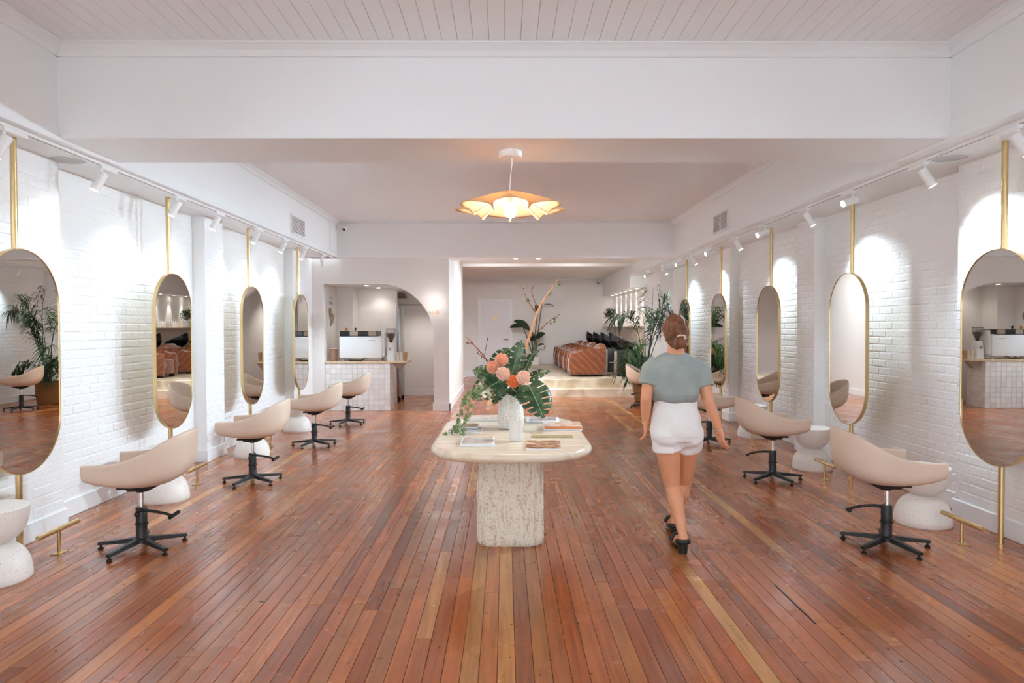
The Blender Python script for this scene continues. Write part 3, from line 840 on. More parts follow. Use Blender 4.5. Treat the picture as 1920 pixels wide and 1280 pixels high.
# ------------------------------------------------------------------ track lighting
ORD = ['first', 'second', 'third', 'fourth', 'fifth', 'sixth', 'seventh', 'eighth', 'ninth', 'tenth', 'eleventh']
def track(label, x, y0, y1):
    t = thing('light_track', label, 'track', (x, y0, ZS))
    part_box('rail', M['whiteplastic'], t, -.018, .018, 0, y1 - y0, -.022, 0)
    part_box('groove', M['vent'], t, -.004, .004, .01, y1 - y0 - .01, -.0225, -.0215)
track('long white light track along the left soffit edge', -3.255, -1.0, 12.9)
track('long white light track along the right soffit edge', 3.36, -1.0, 16.3)
def spotlight(label, x, y, target, group, power=1.0, lit=True):
    t = thing('track_spotlight', label, 'spotlight', (x, y, ZS - .022), 0, group)
    part_box('adaptor', M['whiteplastic'], t, -.02, .02, -.02, .20, -.028, 0, .003)
    part_tube('stem', M['whiteplastic'], t, [(0, 0, -.02), (0, 0, -.085)], .009, 8)
    piv = Vector((0, 0, -.10)); d = (Vector(target) - Vector((x, y, ZS - .12))).normalized()
    a = piv - d * .045; b = piv + d * .115
    bm = bmesh.new(); m = rot_to(d)
    ring = lambda r, l: [a + m @ Vector((r * math.cos(2 * PI * k / 24), r * math.sin(2 * PI * k / 24), l)) for k in range(24)]
    b_rings(bm, [ring(.03, 0), ring(.036, .004), ring(.036, .16), ring(.031, .16), ring(.030, .135)], cap=True)
    hd = finish('head', bm, M['whiteplastic'], t)
    bm = bmesh.new(); ring2 = lambda r, l: [a + m @ Vector((r * math.cos(2 * PI * k / 20), r * math.sin(2 * PI * k / 20), l)) for k in range(20)]
    b_rings(bm, [ring2(.029, .138), ring2(.029, .142)]); finish('lens', bm, M['lens'], hd)
    if lit: lamp('spot_beam', 'SPOT', tuple(a + d * .175), SPOT_W * power, NEUT, t, .025, cone=R(104 if power < 4 else 76), blend=1.0, d=d)
GL, GR = 'spotlights on the left track', 'spotlights on the right track'
ly = [4.50, 5.57, 6.83, 7.77, 9.02, 10.11, 11.11, 12.22]
for i, y in enumerate(ly):
    tx = XL + .05; tgt = (tx, y - .30, 1.75)
    if i == 7: tgt = (-3.05, y + .35, 1.0)
    spotlight(f'{ORD[i]} white cylinder spotlight from the front on the left track', -3.255, y, tgt, GL, 4.0 if i == 7 else 1.0)
spotlight('added unseen fill spotlight on the left track nearest the shopfront', -3.255, 2.5, (3.0, 5.2, .5), GL, 2.8)  # extra lamp out of frame, added to brighten the near floor and walls
spotlight('added unseen fill spotlight on the right track nearest the shopfront', 3.36, 2.5, (-3.0, 5.2, .5), GR, 1.6)  # its opposite number, likewise added out of frame as fill
ry = [4.46, 5.45, 6.58, 7.56, 8.81, 9.88, 11.08, 12.18, 13.01, 14.43, 15.9]
for i, y in enumerate(ry):
    cross = i % 2 == 0 and i > 0
    tgt = (-3.6, y - 1.2, .35) if cross else (XR - .05, y - .28, 1.75)
    spotlight(f'{ORD[i]} white cylinder spotlight from the front on the right track', 3.36, y, tgt, GR, 14.0 if cross else 2.6)

# ceiling speakers, vents, cameras, access panel
for (x, y, side) in ((-3.455, 5.46, 'left'), (3.53, 5.41, 'right')):
    t = thing('ceiling_speaker', f'round white ceiling speaker flush in the {side} soffit', 'speaker', (x, y, ZS))
    part_lathe('rim', M['whiteplastic'], t, [(.145, 0), (.145, -.006), (.128, -.009), (.126, -.004), (.126, 0)], n=40)
    part_lathe('grille', mat('speaker_grille_' + side, rgb(206, 206, 206), .6, bump=.5, bscale=400), t, [(.125, -.002), (.125, -.006), (.001, -.0075)], n=40)
for (x, sg, ya, yb, side) in ((BKL, 1, 10.22, 10.88, 'left'), (BKR, -1, 9.85, 10.5, 'right')):
    t = thing('air_vent', f'square slatted air vent high on the {side} bulkhead', 'vent', (x, (ya + yb) / 2, 3.16))
    h = (yb - ya) / 2; 
    f = lambda a, b: (min(sg * a, sg * b), max(sg * a, sg * b))
    part_box('backing', M['vent'], t, *f(.001, .004), -h, h, -.13, .13)
    for (a, b, c, d) in ((-h - .02, -h + .01, -.15, .15), (h - .01, h + .02, -.15, .15), (-h, h, .12, .15), (-h, h, -.15, -.12), (-.008, .008, -.13, .13)):
        part_box('frame', M['whiteplastic'], t, *f(.001, .016), a, b, c, d)
    for k in range(11):
        z = -.108 + k * .0216
        part_box('slat', M['whiteplastic'], t, *f(.004, .014), -h, h, z - .006, z + .004)
for (p, lab) in (((-3.02, 12.99, 3.50), 'small dome security camera on the beam corner at left'), ((3.06, YB - .01, 3.10), 'small dome security camera on the far wall above the armchairs')):
    t = thing('security_camera', lab, 'camera', p)
    bm = bmesh.new(); b_tube(bm, [(0, 0, .02), (0, -.07, .02)], .05, 20); finish('mount', bm, M['whiteplastic'], t)
    bm = bmesh.new(); b_ball(bm, (0, -.07, -.02), .05, 3); eye = finish('housing', bm, M['whiteplastic'], t)
    bm = bmesh.new(); b_ball(bm, (0, -.095, -.045), .03, 2); finish('lens', bm, M['blackgloss'], eye)
t = thing('access_panel', 'thin-framed access panel at the far end of the left bulkhead', 'panel', (BKL, 12.74, 3.3))
part_box('panel', M['paint'], t, .0, .006, -.24, .24, -.26, .24)
for (a, b, c, d) in ((-.27, -.24, -.29, .27), (.24, .27, -.29, .27), (-.24, .24, .24, .27), (-.24, .24, -.29, -.26)):
    part_box('frame', M['trim'], t, 0, .014, a, b, c, d)

# ------------------------------------------------------------------ mirrors on floor-to-soffit brass poles
MH, MW, MB = 1.585, .765, .578
def mirror_make(label, sg):
    """local +X towards the aisle; pole at origin"""
    t = thing('pole_mirror', label, 'mirror', (0, 0, 0), 0, 'pill mirrors on brass poles')
    bm = bmesh.new(); b_tube(bm, [(0, 0, .0), (0, 0, ZS)], .021, 20); finish('pole', bm, M['brass'], t)
    part_lathe('floor_flange', M['brass'], t, [(.03, 0), (.03, .006), (.022, .008)], n=24)
    def pill(hw, hh, n=24):
        r = hw; return [(r * math.cos(a), hh - r + r * math.sin(a)) for a in [PI * k / n for k in range(n + 1)]] + [(r * math.cos(a), -(hh - r) + r * math.sin(a)) for a in [PI + PI * k / n for k in range(n + 1)]]
    zc = MB + MH / 2
    o1 = pill(MW / 2, MH / 2); o2 = pill(MW / 2 - .006, MH / 2 - .006)
    bm = bmesh.new()
    P = lambda pts, x: [(x, y, zc + z) for y, z in pts]
    b_rings(bm, [P(o2, .024), P(o1, .022), P(o1, .058), P(o2, .058), P(o2, .052)], cap=False)
    vr = [bm.verts.new(p) for p in P(o2, .0242)]; bm.faces.new(vr)
    finish('frame', bm, M['brass'], t)
    bm = bmesh.new(); b_rings(bm, [P(o2, .046), P(o2, .053)]); finish('glass', bm, M['mirror'], t, False)
    return t
mly = [4.84, 7.03, 9.22, 11.41]; mry = [4.94, 7.11, 9.28, 11.45, 13.62]
ml = ['pill mirror on a brass pole nearest the camera at the left frame edge', 'pill mirror on a brass pole, second from the front on the left', 'pill mirror on a brass pole, third from the front on the left', 'pill mirror on a brass pole at left nearest the coffee counter']
mr_ = ['pill mirror on a brass pole nearest the camera on the right, reflecting the coffee bar', 'pill mirror on a brass pole, second from the front on the right', 'pill mirror on a brass pole, third from the front on the right', 'pill mirror on a brass pole just right of the walking woman', 'pill mirror on a brass pole behind the walking woman\'s head, furthest on the right']
m0 = None
for i, y in enumerate(mly):
    if m0 is None: m0 = mirror_make(ml[0], 1); m0.location = (-3.44, y, 0)
    else: dup(m0, (-3.44, y, 0), 0, ml[i])
for i, y in enumerate(mry): dup(m0, (3.63, y, 0), PI, mr_[i])

# ------------------------------------------------------------------ side tables, footrests
def stool_make(label):
    t = thing('side_table', label, 'side table', (0, 0, 0), 0, 'terrazzo hourglass side tables')
    dome = [(.205, .0), (.212, .01)]
    for k in range(1, 13):
        a = PI / 2 * k / 12; dome.append((.212 * math.cos(a) ** .62 if k < 12 else .05, .012 + .225 * math.sin(a) ** 1.0))
    dome = [p for p in dome if p[0] > .092] + [(.085, .236)]
    part_lathe('base', M['terrazzo'], t, dome, n=44)
    bowl = [(.085, .236)]
    for k in range(0, 13):
        a = PI / 2 * k / 12; r = .20 * math.sin(a) ** .62
        if r > .092: bowl.append((r, .237 + .215 * (1 - math.cos(a))))
    bowl += [(.20, .462), (.194, .468), (.001, .468)]
    part_lathe('bowl', M['terrazzo'], t, bowl, n=44)
    return t
s0 = stool_make('speckled hourglass side table at the left frame edge, nearest the camera'); s0.location = (-3.27, 4.36, 0)
for (x, y, lab) in ((-3.19, 6.40, 'speckled hourglass side table behind the nearest left chair'), (-3.17, 8.55, 'speckled hourglass side table behind the second left chair'), (-3.24, 10.65, 'speckled hourglass side table behind the third left chair'),
                    (3.40, 5.50, 'speckled hourglass side table behind the nearest right chair'), (3.46, 7.64, 'speckled hourglass side table right of the second right chair'), (3.60, 9.88, 'speckled hourglass side table left of the second right chair, by the wall')):
    dup(s0, (x, y, 0), random.uniform(0, 3), lab)
def foot_make(label):
    t = thing('footrest', label, 'footrest', (0, 0, 0), 0, 'brass T-bar footrests')
    part_box('base_plate', M['brass'], t, -.035, .035, -.05, .05, 0, .006, .001)
    part_tube('post', M['brass'], t, [(0, 0, .005), (0, 0, .165)], .013, 16)
    bm = bmesh.new(); b_tube(bm, [(0, -.225, .172), (0, -.22, .172), (0, .22, .172), (0, .225, .172)], [.013, .0175, .0175, .013], 18); bar = finish('bar', bm, M['brass'], t)
    bm = bmesh.new(); b_tube(bm, [(0, -.014, .172), (0, .014, .172)], .0195, 18); finish('collar', bm, M['brass'], t)
    return t
f0 = foot_make('brass T-bar footrest at the front left, before the nearest mirror'); f0.location = (-3.19, 4.88, 0)
for (x, y, lab) in ((-3.17, 7.02, 'brass T-bar footrest right of the nearest left chair'), (-3.17, 9.22, 'brass T-bar footrest behind the second left chair'), (-3.17, 11.41, 'brass T-bar footrest behind the third left chair'),
                    (3.36, 4.97, 'brass T-bar footrest at the front right, before the nearest mirror'), (3.35, 7.10, 'brass T-bar footrest left of the nearest right chair'), (3.35, 9.2, 'brass T-bar footrest left of the second right chair')):
    dup(f0, (x, y, 0), 0, lab)

# ------------------------------------------------------------------ salon chairs (local +X is the back, chair faces -X)
def lerp_tab(tab, x):
    if x <= tab[0][0]: return tab[0][1]
    for (a, b), (c, d) in zip(tab[:-1], tab[1:]):
        if x <= c:
            f = (x - a) / (c - a); f = f * f * (3 - 2 * f) * .5 + f * .5
            return b + (d - b) * f
    return tab[-1][1]
def chair_shell():
    bm = bmesh.new(); NS, NTT = 33, 14
    rimz = [(-.28, .665), (-.12, .668), (0, .686), (.1, .722), (.2, .778), (.3, .842), (.37, .874)]
    seatz = [(-.28, .535), (-.2, .507), (-.1, .49), (0, .482), (.1, .482), (.2, .49)]
    rim = []
    for i in range(NS):
        s = -1 + 2 * i / (NS - 1); a = abs(s); sg = 1 if s >= 0 else -1
        if a > .52:                       # arm, running forward
            f = (a - .52) / .48; x = .05 - .33 * f; y = .285 - .012 * f * f
        else:
            th = a / .52 * PI / 2; x = .05 + .32 * math.cos(th) ** .9; y = .285 * math.sin(th) ** .85
        rim.append((x, sg * y, a))
    grid = []
    for (x, y, a) in rim:
        rz = lerp_tab(rimz, x); xq = min(x, .06); zq = lerp_tab(seatz, xq)
        row = []
        for k in range(NTT + 1):
            t = k / NTT
            f = (1 - math.cos(t * PI / 2)) ** (2.5 if a > .5 else 1.45 + 1.05 * a / .5); g = math.sin(t * PI / 2) ** .85
            row.append(bm.verts.new((x + (xq - x) * f, y * (1 - f), rz + (zq - rz) * g)))
        grid.append(row)
    for r0, r1 in zip(grid[:-1], grid[1:]):
        for k in range(NTT):
            try: bm.faces.new((r0[k], r0[k + 1], r1[k + 1], r1[k]))
            except ValueError: pass
    # close both halves across the centre line at the front
    h = NS // 2
    for i in range(h):
        a, b, c, d = grid[i][-1], grid[i + 1][-1], grid[NS - 2 - i][-1], grid[NS - 1 - i][-1]
    bmesh.ops.remove_doubles(bm, verts=bm.verts, dist=.0008)
    bmesh.ops.dissolve_degenerate(bm, edges=bm.edges, dist=.0005)
    bmesh.ops.recalc_face_normals(bm, faces=bm.faces)
    return bm
def chair_make(label):
    t = thing('salon_chair', label, 'chair', (0, 0, 0), 0, 'beige salon chairs at the mirrors')
    o = finish('shell', chair_shell(), M['shell'], t)
    md = o.modifiers.new('thickness', 'SOLIDIFY'); md.thickness = .022; md.offset = 0
    md = o.modifiers.new('soft', 'SUBSURF'); md.levels = 1; md.render_levels = 1
    # seat pad
    bm = bmesh.new(); rings = []
    for z, s in ((.50, .80), (.508, .95), (.522, 1.0), (.535, .94), (.54, .8)):
        rings.append([(-.01 + .2 * s * math.cos(2 * PI * k / 28), .2 * s * math.sin(2 * PI * k / 28), z) for k in range(28)])
    b_rings(bm, rings); finish('seat_pad', bm, M['shell'], t)
    bm = bmesh.new(); b_box(bm, -.13, .12, -.10, .10, .452, .468, .006, 1); b_box(bm, -.08, .08, -.07, .07, .43, .455, .01, 1)
    b_lathe(bm, [(.03, .415), (.055, .435), (.055, .45)], n=20)
    finish('mounting_plate', bm, M['black'], t)
    part_tube('gas_cylinder', M['chrome'], t, [(0, 0, .29), (0, 0, .425)], .017, 18)
    bm = bmesh.new(); b_lathe(bm, [(.045, .055), (.045, .085), (.038, .095), (.038, .175), (.046, .178), (.046, .188), (.038, .192), (.038, .298), (.034, .304), (.0175, .304)], n=28)
    b_ball(bm, (-.012, -.048, .262), .019, 2); finish('column', bm, M['black'], t)
    # pump lever with its cross handle
    pts = [(.0, -.028, .285), (.06, -.045, .288), (.13, -.06, .282), (.20, -.068, .268), (.245, -.066, .252)]
    lv = part_tube('pump_lever', M['black'], t, pts, [.012, .011, .010, .010, .010], 10)
    bm = bmesh.new(); b_tube(bm, [(.235, -.095, .245), (.262, .0, .262)], .014, 12); finish('lever_grip', bm, M['rubber'], lv)
    bm = bmesh.new(); b_lathe(bm, [(.03, .045), (.058, .052), (.058, .075), (.04, .09)], n=24); finish('hub', bm, M['black'], t)
    for k in range(5):
        a = 2 * PI * k / 5 + R(35); c, s = math.cos(a), math.sin(a)
        Q = lambda r, w_, z: (r * c - w_ * s, r * s + w_ * c, z)
        bm = bmesh.new()
        b_rings(bm, [[Q(.035, -.024, .05), Q(.035, .024, .05), Q(.035, .018, .084), Q(.035, -.018, .084)], [Q(.16, -.021, .042), Q(.16, .021, .042), Q(.16, .016, .069), Q(.16, -.016, .069)], [Q(.305, -.017, .034), Q(.305, .017, .034), Q(.305, .013, .053), Q(.305, -.013, .053)]])
        leg = finish('leg', bm, M['black'], t, False)
        bm = bmesh.new(); b_lathe(bm, [(.014, 0), (.019, .003), (.019, .012), (.008, .016), (.007, .036)], .29 * c, .29 * s, 16); finish('glide', bm, M['rubber'], leg)
    return t
c0 = chair_make('beige bucket salon chair nearest the camera on the left'); c0.location = (-2.65, 4.97, 0); c0.rotation_euler = (0, 0, R(4))
for (x, y, a, lab) in ((-2.63, 7.10, 3, 'beige bucket salon chair, second from the front on the left'), (-2.61, 9.33, 2, 'beige bucket salon chair, third from the front on the left'), (-2.63, 11.42, 5, 'beige bucket salon chair in front of the tiled coffee counter'),
                       (2.77, 4.91, 180 - 3, 'beige bucket salon chair nearest the camera on the right'), (2.80, 7.10, 180, 'beige bucket salon chair, second from the front on the right'), (2.82, 9.39, 180 + 6, 'beige bucket salon chair partly hidden behind the woman\'s right arm'),
                       (2.80, 11.45, 178, 'beige bucket salon chair hidden behind the walking woman'), (2.78, 13.55, 160, 'beige bucket salon chair before the palm basket, left of the woman')):
    dup(c0, (x, y, 0), R(a), lab)

# ------------------------------------------------------------------ coffee counter
cn = thing('coffee_counter', 'white square-tiled coffee counter under the arch at the rear left', 'counter', (0, 0, 0))
CXA, CXB, CYA, CYB = -3.485, -2.235, 13.24, 13.80
part_box('carcass', M['grout'], cn, CXA, CXB - .008, CYA + .008, CYB, 0, .92)
tm = [mat('glazed_tile_%d' % i, c, .22) for i, c in enumerate((rgb(240, 238, 235), rgb(236, 233, 229), rgb(232, 228, 223), rgb(242, 241, 239)))]
TS = (CXB - CXA) / 12; TH = .92 / 9
tms = []
for i in range(4):
    b2 = bmesh.new(); b_box(b2, -TS / 2 + .0016, TS / 2 - .0016, -.004, .004, -TH / 2 + .0016, TH / 2 - .0016, .0015, 1)
    me = bpy.data.meshes.new('tile'); b2.to_mesh(me); b2.free(); me.materials.append(tm[i]); tms.append(me)
for i in range(12):
    for j in range(9):
        o = bpy.data.objects.new('tile', random.choice(tms)); COL.objects.link(o); o.parent = cn
        o.location = (CXA + TS * (i + .5), CYA + .004 + random.uniform(-.0012, .0012), TH * (j + .5)); o.rotation_euler = (random.uniform(-.012, .012), 0, random.uniform(-.012, .012))
for i in range(5):
    for j in range(9):
        o = bpy.data.objects.new('tile', random.choice(tms)); COL.objects.link(o); o.parent = cn
        o.location = (CXB - .004, CYA + .008 + TS * (i + .5), TH * (j + .5)); o.rotation_euler = (0, 0, PI / 2)
wt = thing('counter_top', 'pale oak worktop running along the tiled coffee counter', 'worktop', (0, 0, .92))
part_box('slab', M['oak'], wt, -3.485, -1.90, CYA - .015, CYB + .02, .0, .036, .003)
bm = bmesh.new(); prism(bm, [(-2.21, -.001), (-1.94, -.001), (-2.06, -.15)], CYA + .08, CYA + .20); finish('bracket', bm, M['greige'], wt, False)
ZT = .957
em = thing('espresso_machine', 'white and black espresso machine on the coffee counter', 'coffee machine', (-2.81, 13.50, ZT))
part_box('body', M['whitegloss'], em, -.42, .42, -.22, .26, .05, .485, .045)
part_box('top_rail', M['plate'], em, -.40, .33, -.20, .22, .487, .585, .006)
for k in range(4):
    part_box('rail_panel', M['greige'] if k % 2 else M['blackgloss'], em, -.385 + .18 * k, -.235 + .18 * k, -.206, -.199, .494, .578)
part_box('side_panel', M['whitegloss'], em, .415, .455, -.18, .2, .09, .57, .02)
for (fx, fy) in ((-.36, -.16), (.36, -.16), (-.36, .2), (.36, .2)):
    part_lathe('foot', M['steel'], em, [(.024, 0), (.024, .03), (.018, .055)], fx, fy, 14)
part_tube('badge', M['steel'], em, [(.16, -.221, .405), (.29, -.221, .405)], .006, 6)
part_tube('drain_pipe', M['black'], em, [(-.24, -.1, .05), (-.24, -.12, .015), (.0, -.14, .012), (.06, -.16, .04), (.1, -.1, .05)], .01, 8)
t = thing('cup', 'small amber cup standing on top of the espresso machine', 'cup', (-3.13, 13.5, ZT + .586)); part_lathe('body', mat('amber_cup', rgb(222, 160, 92), .4), t, [(.025, 0), (.034, .06), (.030, .06), (.022, .006), (.001, .006)], n=18)
t = thing('tamper', 'small black knob on top of the espresso machine', 'tamper', (-2.95, 13.5, ZT + .586)); part_lathe('handle', M['black'], t, [(.014, 0), (.012, .02), (.024, .04), (.022, .06), (.001, .065)], n=16)
gr = thing('coffee_grinder', 'white coffee grinder with bean hopper beside the espresso machine', 'grinder', (-2.25, 13.5, ZT))
bm = bmesh.new()
b_rings(bm, [[(x * s, y * s * 1.2, z) for x, y in rrect(.085, .085, .03, 5)] for s, z in ((1.02, 0), (1.0, .02), (.9, .25), (.78, .34), (.7, .355))]); finish('body', bm, M['whiteplastic'], gr)
part_lathe('hopper', M['glass'], gr, [(.035, .40), (.085, .50), (.095, .615), (.09, .615), (.08, .50), (.03, .405)], n=24)
part_lathe('beans', M['beans'], gr, [(.03, .355), (.033, .41), (.078, .495), (.082, .53), (.001, .54)], n=24)
part_lathe('lid', M['plate'], gr, [(.1, .616), (.1, .63), (.001, .634)], n=24)
part_lathe('chute', M['steel'], gr, [(.02, 0), (.02, .05), (.012, .06)], 0, -.115, 14, .2)
jr = thing('glass_jar', 'amber glass jar at the left end of the coffee counter', 'jar', (-3.36, 13.42, ZT))
part_lathe('body', M['jar'], jr, [(.07, 0), (.082, .01), (.085, .19), (.07, .225), (.075, .235), (.068, .235), (.064, .22), (.078, .19), (.076, .012), (.001, .01)], n=28)
part_lathe('contents', mat('biscuits', rgb(190, 128, 92), .8, var=.3, vscale=40), jr, [(.074, .014), (.074, .12), (.001, .13)], n=24)
part_lathe('lid', M['oak'], jr, [(.074, .236), (.074, .252), (.001, .256)], n=24)
for (x, y, h, lab, m) in ((-3.19, 13.40, .08, 'small clear glass tumbler right of the amber jar', M['glass']), (-3.10, 13.34, .055, 'short clear glass left of the espresso machine feet', M['glass'])):
    t = thing('tumbler', lab, 'glass', (x, y, ZT)); part_lathe('body', m, t, [(.028, 0), (.034, h), (.031, h), (.026, .006), (.001, .006)], n=18)
for k, (x, m, lab) in enumerate(((-2.115, M['paper'], 'stack of white paper cups beside the grinder'), (-2.035, M['paper'], 'middle stack of paper cups at the counter end'), (-1.96, M['kraft'], 'stack of kraft paper cups at the far right of the counter'))):
    t = thing('cup_stack', lab, 'cups', (x, 13.45, ZT))
    for q in range(4):
        part_lathe('cup', m, t, [(.028, 0), (.036, .10), (.0375, .102), (.001, .10)], n=20, z0=q * .022)
# poster on the alcove's left wall
ps = thing('poster', 'arched poster with three stone shapes on the alcove wall above the counter', 'poster', (-3.488, 13.72, 1.62))
def yz_poly(name, pts, x0, x1, m, parent):
    bm = bmesh.new(); b_rings(bm, [[(x0, y, z) for y, z in pts], [(x1, y, z) for y, z in pts]]); return finish(name, bm, m, parent, False)
ar = [(-.27, 0), (.27, 0), (.27, .42)] + [(.27 * math.cos(PI * k / 20), .42 + .27 * math.sin(PI * k / 20)) for k in range(1, 20)] + [(-.27, .42)]
yz_poly('sheet', ar, 0, .003, M['poster'], ps)
def blob(cy, cz, ry, rz, ph, taper): return [(cy + ry * math.cos(a) * (1 + taper * math.sin(a)) , cz + rz * math.sin(a) + .012 * math.cos(2 * a + ph)) for a in [2 * PI * k / 28 for k in range(28)]]
yz_poly('stone_print', blob(-.065, .27, .115, .13, 0, .3), .003, .004, M['postertan'], ps)
yz_poly('stone_print', blob(.125, .18, .095, .11, 1, .15), .003, .004, M['postertan'], ps)
yz_poly('stone_print', blob(-.01, .09, .072, .08, 2, -.1), .003, .004, M['postertan'], ps)
mt = Matrix.Translation((.004, 0, .455)) @ Matrix(((0, 0, 1, 0), (1, 0, 0, 0), (0, 1, 0, 0), (0, 0, 0, 1)))
text_mesh('lettering', 'mixx', .13, M['posterink'], ps, mt, .0005)
text_mesh('lettering', 'the', .06, M['posterink'], ps, Matrix.Translation((0, 0, .115)) @ mt, .0005)

# steel cabinet edge and duct vent in the passage
t = thing('steel_cabinet', 'tall narrow brushed steel cabinet behind the counter end', 'cabinet', (0, 0, 0))
part_box('body', M['steel'], t, -2.325, -2.255, 14.70, 15.3, .12, 2.06, .004)
for y in (14.75, 15.25): part_lathe('caster', M['rubber'], t, [(.03, 0), (.034, .03), (.03, .12)], -2.29, y, 14)
t = thing('duct_vent', 'grey half-round duct vent high on the passage wall', 'vent', (-2.45, 16.29, 2.30))
hr = [(.12 * math.cos(PI * k / 16), .13 * math.sin(PI * k / 16)) for k in range(17)]
bm = bmesh.new(); b_rings(bm, [[(x, 0, z) for x, z in hr], [(x, -.12, z) for x, z in hr]]); finish('hood', bm, M['greige'], t)
bm = bmesh.new()
for k in range(4): b_box(bm, -.1, .1, -.125, -.12, .015 + k * .024, .025 + k * .024)
finish('grille', bm, M['vent'], t, False)

# wall globe, gold lettering, box sconce
t = thing('globe_light', 'round white globe wall light right of the arch', 'wall light', (-1.365, YW, 2.085))
bm = bmesh.new(); b_tube(bm, [(0, 0, 0), (0, -.03, 0)], .06, 24); finish('backplate', bm, M['whiteplastic'], t)
bm = bmesh.new(); b_ball(bm, (0, -.085, 0), .08, 3); finish('globe', bm, M['globe'], t)
lamp('globe_glow', 'POINT', (0, -.24, 0), .7, WARM, t, .07)
t = thing('wall_lettering', 'small gold letters on the wall below the globe light', 'sign', (-1.385, YW - .001, 1.87))
for ch, dx in (('m', -.075), ('o', .005), ('B', .085)): text_mesh('letter', ch, .10, M['gold'], t, Matrix.Translation((dx, 0, 0)) @ Matrix.Rotation(R(90), 4, 'X'), .003)
t = thing('box_sconce', 'white box sconce shining up and down on the passage corner wall', 'wall light', (-1.08, 14.6, 2.14))
part_box('body', M['globe'], t, .02, .10, -.10, .10, -.10, .10, .006)
part_box('backplate', M['whiteplastic'], t, .001, .02, -.11, .11, -.11, .11, .003)
part_box('diffuser', M['globe'], t, .02, .085, -.08, .08, .100, .104)
part_box('diffuser', M['globe'], t, .02, .085, -.08, .08, -.104, -.100)
for s in (1, -1): lamp('sconce_beam', 'SPOT', (.055, 0, s * .112), 1.4, WARM, t, .03, cone=R(46), blend=.8, d=(-.12, 0, s))
# alcove downlights
def downlight(x, y, z, label, e, group, cone=R(95), col=WARM, tilt=(0, 0, -1)):
    t = thing('downlight', label, 'downlight', (x, y, z), 0, group)
    part_lathe('ring', M['whiteplastic'], t, [(.055, 0), (.055, -.005), (.042, -.007), (.042, -.001)], n=24)
    part_lathe('lens', M['lens'], t, [(.041, -.001), (.041, -.003), (.001, -.003)], n=20)
    lamp('downlight_beam', 'SPOT', (0, 0, -.02), e, col, t, .04, cone=cone, blend=.7, d=tilt)
for (x, y, lab) in ((-2.75, 13.62, 'recessed downlight over the left of the coffee machine'), (-2.66, 14.40, 'recessed downlight at the back of the alcove over the machine'), (-1.95, 15.3, 'recessed downlight in the passage ceiling behind the arch')):
    downlight(x, y, 2.45, lab, 18 if x > -2 else 3.0, 'alcove downlights', cone=R(130))
wl = ['nearest', 'second', 'third', 'fourth', 'fifth', 'last']
for k in range(6):
    downlight(3.46, 17.95 + .82 * k, 2.63, f'{wl[k]} downlight in the row over the wash basins', 13, 'wash area downlights', cone=R(50), tilt=(.12, 0, -1))
for (x, y) in ((.9, 18.2), (2.2, 18.2), (.9, 20.6), (2.2, 20.6), (-.5, 15.4), (1.6, 15.0), (-.4, 19.6)):
    pass
for (x, y, lab) in ((.21, 13.3, 'recessed downlight under the far beam, left one'), (.65, 13.3, 'recessed downlight under the far beam, right one')):
    downlight(x, y, ZS, lab, 40, 'far beam downlights', cone=R(130))
for k, (x, y) in enumerate(((-.3, 14.2), (1.7, 14.2), (-.3, 15.3), (1.7, 15.3))):  # lamps added out of sight behind the beam to brighten the back wall
    downlight(x, y, 3.2, ('nearer left', 'nearer right', 'further left', 'further right')[k] + ' added unseen downlight in the ceiling behind the far beam', 52, 'added rear ceiling fill downlights', cone=R(110), col=(.9, .95, 1.0), tilt=(0, .7, -.71))
downlight(-2.4, 19.6, 3.2, 'added unseen downlight in the ceiling of the rear left bay', 60, 'added rear ceiling fill downlights', cone=R(140), col=(.9, .95, 1.0))  # added behind the corridor wall to lift the dark bay seen in a mirror

# ------------------------------------------------------------------ wash area: armchairs and basins
def armchair(label):
    """local -X is the front; width along Y"""
    t = thing('armchair', label, 'armchair', (0, 0, 0), 0, 'rust velvet wash armchairs')
    W, D = .82, .92
    def side(y0, y1, nm):
        poly = [(-.44, .05), (-.46, .3), (-.44, .56), (-.38, .605), (-.1, .61), (.14, .66), (.28, .73), (.36, .745), (.43, .71), (.46, .6), (.45, .3), (.40, .05)]
        bm = bmesh.new(); prism(bm, poly, y0, y1)
        es = [e for e in bm.edges if abs(e.verts[0].co.y - e.verts[1].co.y) < 1e-6]
        bmesh.ops.bevel(bm, geom=es, offset=.045, segments=3, affect='EDGES', profile=.5)
        return finish(nm, bm, M['rust'], t)
    side(-W / 2, -W / 2 + .17, 'arm'); side(W / 2 - .17, W / 2, 'arm')
    part_box('seat_cushion', M['rust'], t, -.44, .3, -W / 2 + .165, W / 2 - .165, .08, .44, .05)
    bm = bmesh.new(); poly = [(.18, .3), (.2, .62), (.26, .74), (.34, .80), (.42, .80), (.47, .72), (.47, .3), (.42, .05), (.2, .05)]
    prism(bm, poly, -W / 2 + .12, W / 2 - .12)
    es = [e for e in bm.edges if abs(e.verts[0].co.y - e.verts[1].co.y) < 1e-6]
    bmesh.ops.bevel(bm, geom=es, offset=.04, segments=3, affect='EDGES', profile=.5); finish('backrest', bm, M['rust'], t)
    for (x, y) in ((-.33, -.3), (-.33, .3), (.33, -.3), (.33, .3)):
        part_box('foot', M['black'], t, x - .05, x + .05, y - .05, y + .05, 0, .07)
    return t
AX = 2.03
al = ['rust velvet barrel armchair nearest the platform step', 'rust velvet barrel armchair, second in the row on the platform', 'rust velvet barrel armchair, third in the row on the platform', 'rust velvet barrel armchair nearest the far wall']
ay = [17.12, 18.70, 20.28, 21.86]
a0 = None
for i, y in enumerate(ay):
    if a0 is None: a0 = armchair(al[0]); a0.location = (AX, y, .39)
    else: dup(a0, (AX, y, .39), 0, al[i])
